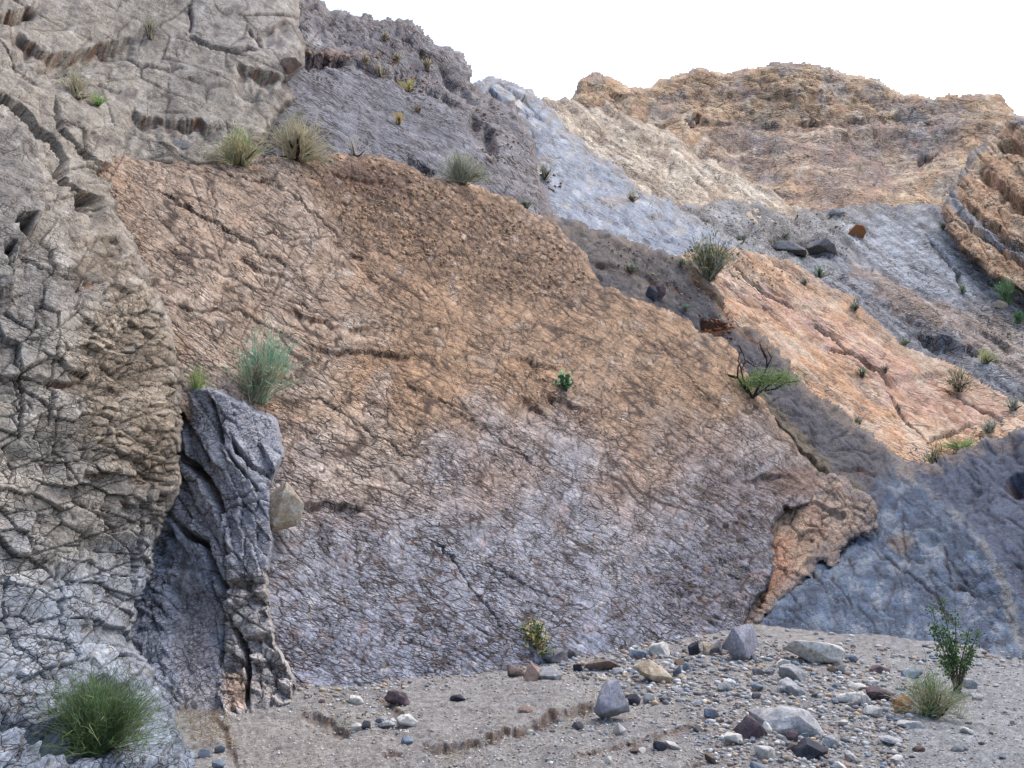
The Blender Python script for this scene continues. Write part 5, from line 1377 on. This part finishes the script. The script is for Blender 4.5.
shrub('leafy_plant', 'gravel_wash', 534, 661, 42, 44, [(110, 104, 60), (84, 96, 52)], 'leafy plant with dark green and yellow leaves at the slab foot', n=160, leaves=480, leafcols=[(48, 84, 50), (62, 100, 58), (180, 168, 118), (166, 150, 106), (132, 110, 82)], leafsize=3.4, cat='plant', droop=0.05)
shrub('low_shrub', 'gravel_wash', 930, 716, 84, 52, [(88, 112, 72), (104, 128, 84), (120, 132, 94), (72, 96, 62)], 'low grassy green shrub at the foot of the creosote', n=1300, dry=STRAW, droop=0.2, cat='shrub', thick=0.6)
shrub('dry_bush', 'rock_slab', 296, 160, 72, 46, DRYG, 'biggest pale dry bush on the ledge at the slab top', n=1800, dry=STRAW, droop=0.35, spread=1.15, thick=0.8, stems=9, twig=4.0, wood=(44, 36, 34), lean=(0.05, 0))
shrub('dry_bush', 'rock_slab', 240, 165, 62, 38, [(150, 158, 116), (128, 144, 98), (176, 170, 132), (104, 124, 82)], 'greener bush left of the biggest dry bush on the ledge', n=1500, dry=STRAW, droop=0.35, spread=1.15, thick=0.8)
shrub('dry_bush', 'rock_slab', 461, 183, 54, 36, DRYG, 'grey tan bush at the top edge of the big slab near the limestone', n=1300, dry=GREY, droop=0.35, spread=1.15, thick=0.8)
shrub('dry_bush', 'rock_slab', 354, 156, 38, 24, [(176, 172, 164), (160, 154, 150), (190, 186, 176)], 'wispy pale bush on the slab top between two bigger bushes', n=200, thick=0.5)
shrub('dry_bush', 'rock_buttress', 76, 98, 38, 30, DRYG, 'dry grass bush on the upper buttress beside the bright green tuft', n=500, dry=STRAW, thick=0.8)
shrub('grass_tuft', 'rock_buttress', 97, 106, 22, 14, [(124, 162, 84), (142, 176, 100), (110, 146, 76)], 'bright green tuft on the upper buttress', n=220, cat='grass')
shrub('grass_tuft', 'rock_buttress', 150, 40, 20, 28, DRYG, 'pale tuft at the end of the brown ledge on the upper buttress', n=260, cat='grass', dry=[(80, 70, 64)])
shrub('olive_bush', 'rock_bulge', 716, 270, 64, 46, OLIVE, 'large olive brown bush at the top of the orange bed', n=900, dry=GREY, leaves=300, leafcols=[(110, 118, 80), (88, 96, 64)], droop=0.1, thick=0.8)
shrub('green_shrub', 'orange_bed', 960, 392, 38, 26, [(92, 108, 70), (124, 132, 98), (70, 84, 54)], 'green and dry bush on the pink part of the orange bed', n=450, dry=[(210, 190, 176), (80, 70, 56)], droop=0.15)
shrub('green_shrub', 'orange_bed', 936, 468, 32, 26, OLIVE, 'brownish bush at the bottom corner of the orange bed', n=350, dry=GREY)
shrub('grass_tuft', 'orange_bed', 962, 450, 52, 14, [(118, 142, 84), (136, 152, 100), (150, 158, 118)], 'strip of green growth along the bottom of the orange bed', n=420, cat='grass', spread=1.2)
shrub('green_shrub', 'grey_slope', 1007, 304, 26, 28, [(84, 116, 80), (104, 132, 92), (120, 140, 104)], 'taller green bush right under the orange cliff', n=400)
shrub('green_shrub', 'grey_slope', 1019, 324, 18, 15, [(92, 128, 84), (76, 108, 72)], 'rounder green bush below the taller one under the orange cliff', n=260)
shrub('yellow_bush', 'grey_slope', 985, 364, 28, 17, [(166, 168, 116), (148, 152, 104), (182, 180, 136)], 'yellow green bush on the tan strip below the cliff', n=300)
shrub('grey_bush', 'orange_bed', 990, 432, 34, 16, GREY, 'grey bush on the lower edge of the orange bed', n=320)
shrub('grey_bush', 'orange_bed', 1013, 410, 24, 15, GREY, 'grey bush at the upper tip of the orange bed', n=240)
shrub('grey_bush', 'grey_slope', 648, 222, 28, 18, GREY, 'grey bush with dark base beside the pale blue limestone', n=320, dry=[(70, 64, 62), (96, 92, 84)])
shrub('yellow_bush', 'purple_slab', 408, 92, 30, 14, [(196, 184, 128), (176, 168, 120)], 'yellowish bush under the brown ledge on the purple slab', n=260)
shrub('yellow_bush', 'purple_slab', 399, 124, 16, 15, [(190, 168, 104), (170, 150, 96)], 'small ochre bush alone in the middle of the purple slab', n=160)
for (sf, u, v, w, h, pal, lab, grp) in [
    ('purple_slab', 380, 76, 24, 16, STRAW, 'small pale dry bush on the upper purple slab', 'dry bushes on the purple slab'), ('purple_slab', 428, 72, 20, 15, STRAW, 'small pale dry bush on the upper purple slab', 'dry bushes on the purple slab'),
    ('purple_slab', 384, 40, 14, 10, STRAW, 'small pale dry bush on the upper purple slab', 'dry bushes on the purple slab'), ('purple_slab', 418, 112, 16, 10, STRAW, 'small pale dry bush on the upper purple slab', 'dry bushes on the purple slab'),
    ('purple_slab', 366, 66, 18, 12, STRAW, 'small pale dry bush on the upper purple slab', 'dry bushes on the purple slab'), ('purple_slab', 397, 62, 14, 9, STRAW, 'small pale dry bush on the upper purple slab', 'dry bushes on the purple slab'),
    ('limestone_band', 544, 180, 22, 18, DRYG, 'small tan bush growing from the ledges of the limestone band', 'bushes on the limestone'), ('limestone_band', 527, 166, 14, 14, SAGE, 'small tan bush growing from the ledges of the limestone band', 'bushes on the limestone'),
    ('limestone_band', 632, 202, 18, 10, DRYG, 'small tan bush growing from the ledges of the limestone band', 'bushes on the limestone'),
    ('rock_slab', 526, 206, 20, 10, SAGE, 'small sage green clump on the grey bed beside the slab', 'clumps on the grey bed'), ('rock_bulge', 630, 274, 22, 12, SAGE, 'small sage green clump on the grey bed beside the slab', 'clumps on the grey bed'),
    ('rock_bulge', 682, 266, 14, 10, SAGE, 'small sage green clump on the grey bed beside the slab', 'clumps on the grey bed'), ('rock_bulge', 724, 368, 16, 14, SAGE, 'small sage green clump on the grey bed beside the slab', 'clumps on the grey bed'), ('rock_bulge', 686, 310, 14, 8, SAGE, 'small sage green clump on the grey bed beside the slab', 'clumps on the grey bed'),
    ('grey_slope', 762, 264, 28, 14, GREY, 'small grey green bush on the rubbly grey slope', 'bushes on the grey slope'), ('grey_slope', 778, 250, 20, 12, GREY, 'small grey green bush on the rubbly grey slope', 'bushes on the grey slope'), ('grey_slope', 820, 278, 28, 14, SAGE, 'small grey green bush on the rubbly grey slope', 'bushes on the grey slope'),
    ('grey_slope', 795, 274, 24, 12, SAGE, 'small grey green bush on the rubbly grey slope', 'bushes on the grey slope'), ('grey_slope', 742, 242, 18, 10, GREY, 'small grey green bush on the rubbly grey slope', 'bushes on the grey slope'), ('grey_slope', 963, 294, 12, 10, SAGE, 'small grey green bush on the rubbly grey slope', 'bushes on the grey slope'),
    ('grey_slope', 943, 230, 10, 9, SAGE, 'small grey green bush on the rubbly grey slope', 'bushes on the grey slope'), ('grey_slope', 786, 240, 16, 9, GREY, 'small grey green bush on the rubbly grey slope', 'bushes on the grey slope'),
    ('orange_bed', 862, 378, 16, 12, SAGE, 'tiny sage tuft on the face of the orange bed', 'tufts on the orange bed'), ('orange_bed', 885, 372, 13, 9, GREY, 'tiny sage tuft on the face of the orange bed', 'tufts on the orange bed'), ('orange_bed', 855, 310, 16, 9, SAGE, 'tiny sage tuft on the face of the orange bed', 'tufts on the orange bed'),
    ('orange_bed', 905, 345, 14, 8, SAGE, 'tiny sage tuft on the face of the orange bed', 'tufts on the orange bed'), ('orange_bed', 806, 285, 12, 7, GREY, 'tiny sage tuft on the face of the orange bed', 'tufts on the orange bed'), ('orange_bed', 858, 424, 12, 8, SAGE, 'tiny sage tuft on the face of the orange bed', 'tufts on the orange bed')]:
    shrub('small_bush', sf, u, v, w, h, pal, lab, n=190, group=grp, dry=[(90, 82, 70), (120, 112, 96)], stems=3, thick=0.85)

# creosote: a few straight stems with dark leaf clumps
def creosote():
    p = at('gravel_wash', 958, 692); d = p.y * CP + (p.z - CAMZ) * SP; k = d / F
    r = np.random.RandomState(77)
    root = link('creosote_bush', None, label='upright thin creosote bush with dark leaf clumps in front of the blue bulge', cat='bush'); root.location = p
    tips = [(-14, 78), (-8, 60), (-4, 88), (8, 72), (18, 62), (22, 40), (-18, 42), (2, 50), (12, 30), (-10, 28), (24, 56), (-20, 64)]
    cl = []
    for x, z in tips:
        e = np.array([x * k, r.uniform(-10, 10) * k, z * k]); mid = e * 0.5 + np.array([-x * 0.12 * k, 0, 0]) + r.normal(0, 1.2 * k, 3)
        tv, tf, tc = tube([np.array([r.normal(0, k), r.normal(0, k), -2 * k]), mid, e], 0.9 * k, 0.3 * k, S(78, 66, 56))
        link('stem', mesh_from('stem', tv, tf, tc, True, MAT_WOOD), parent=root)
        for t in np.linspace(0.45, 1.0, 7):
            if r.rand() < 0.72:
                c = e * t + (mid - e * 0.5) * (1 - abs(2 * t - 1))
                cl.append(c + r.normal(0, 2.3 * k, (34, 3)) * np.array([1.2, 1.0, 1.0]))
    Pc = np.concatenate(cl)
    V, Fq, C = leaf_mesh(Pc, 1.7 * k, palette([(60, 84, 48), (76, 100, 56), (48, 70, 42), (98, 118, 70)], len(Pc), r, 0.25), r)
    link('foliage', mesh_from('foliage', V, Fq, C, True, MAT_LEAF), parent=root, kind='stuff')
creosote()

# gnarled half-dead shrub on the slab's right edge
def gnarled():
    p = at('rock_slab', 752, 398); d = p.y * CP + (p.z - CAMZ) * SP - 0.1; k = d / F
    r = np.random.RandomState(78)
    root = link('gnarled_shrub', None, label='gnarled half-dead shrub with black bare branches on the slab edge', cat='shrub'); root.location = p
    def P(x, y, dy=0.0): return np.array([((680 + x / 6.4) - 757) * k, dy * k, (399 - (320 + y / 6.4)) * k])
    br = [[(500, 515), (470, 440), (450, 385), (435, 320), (470, 260), (445, 205)], [(470, 470), (400, 372), (405, 300), (430, 275)], [(400, 372), (340, 345), (280, 325)], [(500, 505), (555, 400), (602, 300), (595, 240), (580, 165)],
          [(500, 500), (560, 458), (640, 450), (720, 402), (805, 394)], [(435, 320), (410, 260), (425, 205)], [(602, 300), (620, 250), (600, 190)], [(470, 260), (520, 300), (560, 290)], [(560, 458), (640, 400), (690, 360)], [(445, 205), (420, 170), (400, 150)], [(595, 240), (560, 190), (550, 140)]]
    for i, b in enumerate(br):
        dy = r.uniform(-6, 4, len(b)); dy[0] = 0
        tv, tf, tc = tube([P(x, y, q) for (x, y), q in zip(b, dy)], (1.5 if i < 5 else 0.8) * k, 0.35 * k, S(44, 34, 34))
        link('branch', mesh_from('branch', tv, tf, tc, True, MAT_WOOD), parent=root)
    n = 170; bi = r.randint(0, len(br), n); B = []
    for q in bi:
        b = br[q]; j = r.randint(len(b) // 2, len(b)); B.append(P(*b[j]))
    B = np.array(B) + r.normal(0, 0.8 * k, (n, 3)); D = r.normal(size=(n, 3)); D[:, 2] += 0.8; D /= np.linalg.norm(D, axis=1)[:, None]
    V, Fq, C, _ = ribbon_mesh(B, D, r.uniform(5, 13, n) * k, 0.0, 0.45 * k, palette([(92, 74, 70), (120, 100, 92), (76, 60, 58)], n, r), r)
    link('twigs', mesh_from('twigs', V, Fq, C, True, MAT_WOOD), parent=root, kind='stuff')
    m = 1500
    cen = np.array([P(590, 385), P(520, 400), P(680, 370), P(560, 360), P(440, 410), P(620, 400), P(730, 385), P(490, 430)])
    B = cen[r.randint(0, len(cen), m)] + r.normal(0, 1, (m, 3)) * np.array([7, 5, 4]) * k
    D = r.normal(size=(m, 3)); D[:, 2] += 0.7; D /= np.linalg.norm(D, axis=1)[:, None]
    V, Fq, C, _ = ribbon_mesh(B, D, r.uniform(3, 7, m) * k, 0.1, 0.75 * k, palette([(104, 128, 70), (126, 148, 88), (84, 104, 58), (150, 160, 116)], m, r), r)
    link('foliage', mesh_from('foliage', V, Fq, C, True, MAT_LEAF), parent=root, kind='stuff')
gnarled()

# dry grass wisps along the eroded bank and litter at the buttress foot
def wisps():
    r = np.random.RandomState(79); parts = []
    for poly, n, hh, cols in [([(540, 706), (610, 690), (612, 715), (560, 726)], 170, 10, STRAW + DRYG), ([(420, 740), (500, 724), (520, 738), (440, 764)], 150, 9, STRAW + DRYG), ([(440, 755), (480, 745), (480, 764), (450, 766)], 80, 10, STRAW),
                              ([(180, 706), (225, 712), (235, 745), (195, 745)], 420, 13, [(128, 100, 74), (150, 124, 92), (96, 104, 62), (112, 84, 66)]), ([(725, 655), (760, 662), (750, 672), (730, 668)], 60, 6, OLIVE),
                              ([(860, 742), (905, 745), (900, 765), (870, 765)], 60, 7, [(166, 140, 78), (140, 124, 70)]), ([(320, 690), (345, 690), (345, 700), (320, 700)], 60, 5, GREEN), ([(330, 722), (350, 726), (345, 736)], 40, 5, GREEN)]:
        i = in_poly_sample(poly, n, Vw, Pw, r); B = Vw[i]
        k = (B[:, 1] * CP + (B[:, 2] - CAMZ) * SP) / F
        D = r.normal(size=(n, 3)) * np.array([1, 1, 0.3]); D[:, 2] = np.abs(D[:, 2]) + 0.5; D /= np.linalg.norm(D, axis=1)[:, None]
        V, Fq, C, _ = ribbon_mesh(B, D, r.uniform(0.4, 1.2, n) * hh * k, 0.3, k * 0.55, palette(cols, n, r), r, 3, 0.4)
        parts.append((V, Fq, C))
    V, Fq, C = joinm(parts)
    link('dry_grass', mesh_from('dry_grass', V, Fq, C, True, MAT_LEAF), label='dry grass wisps and plant litter on the gravel wash', kind='stuff')
wisps()
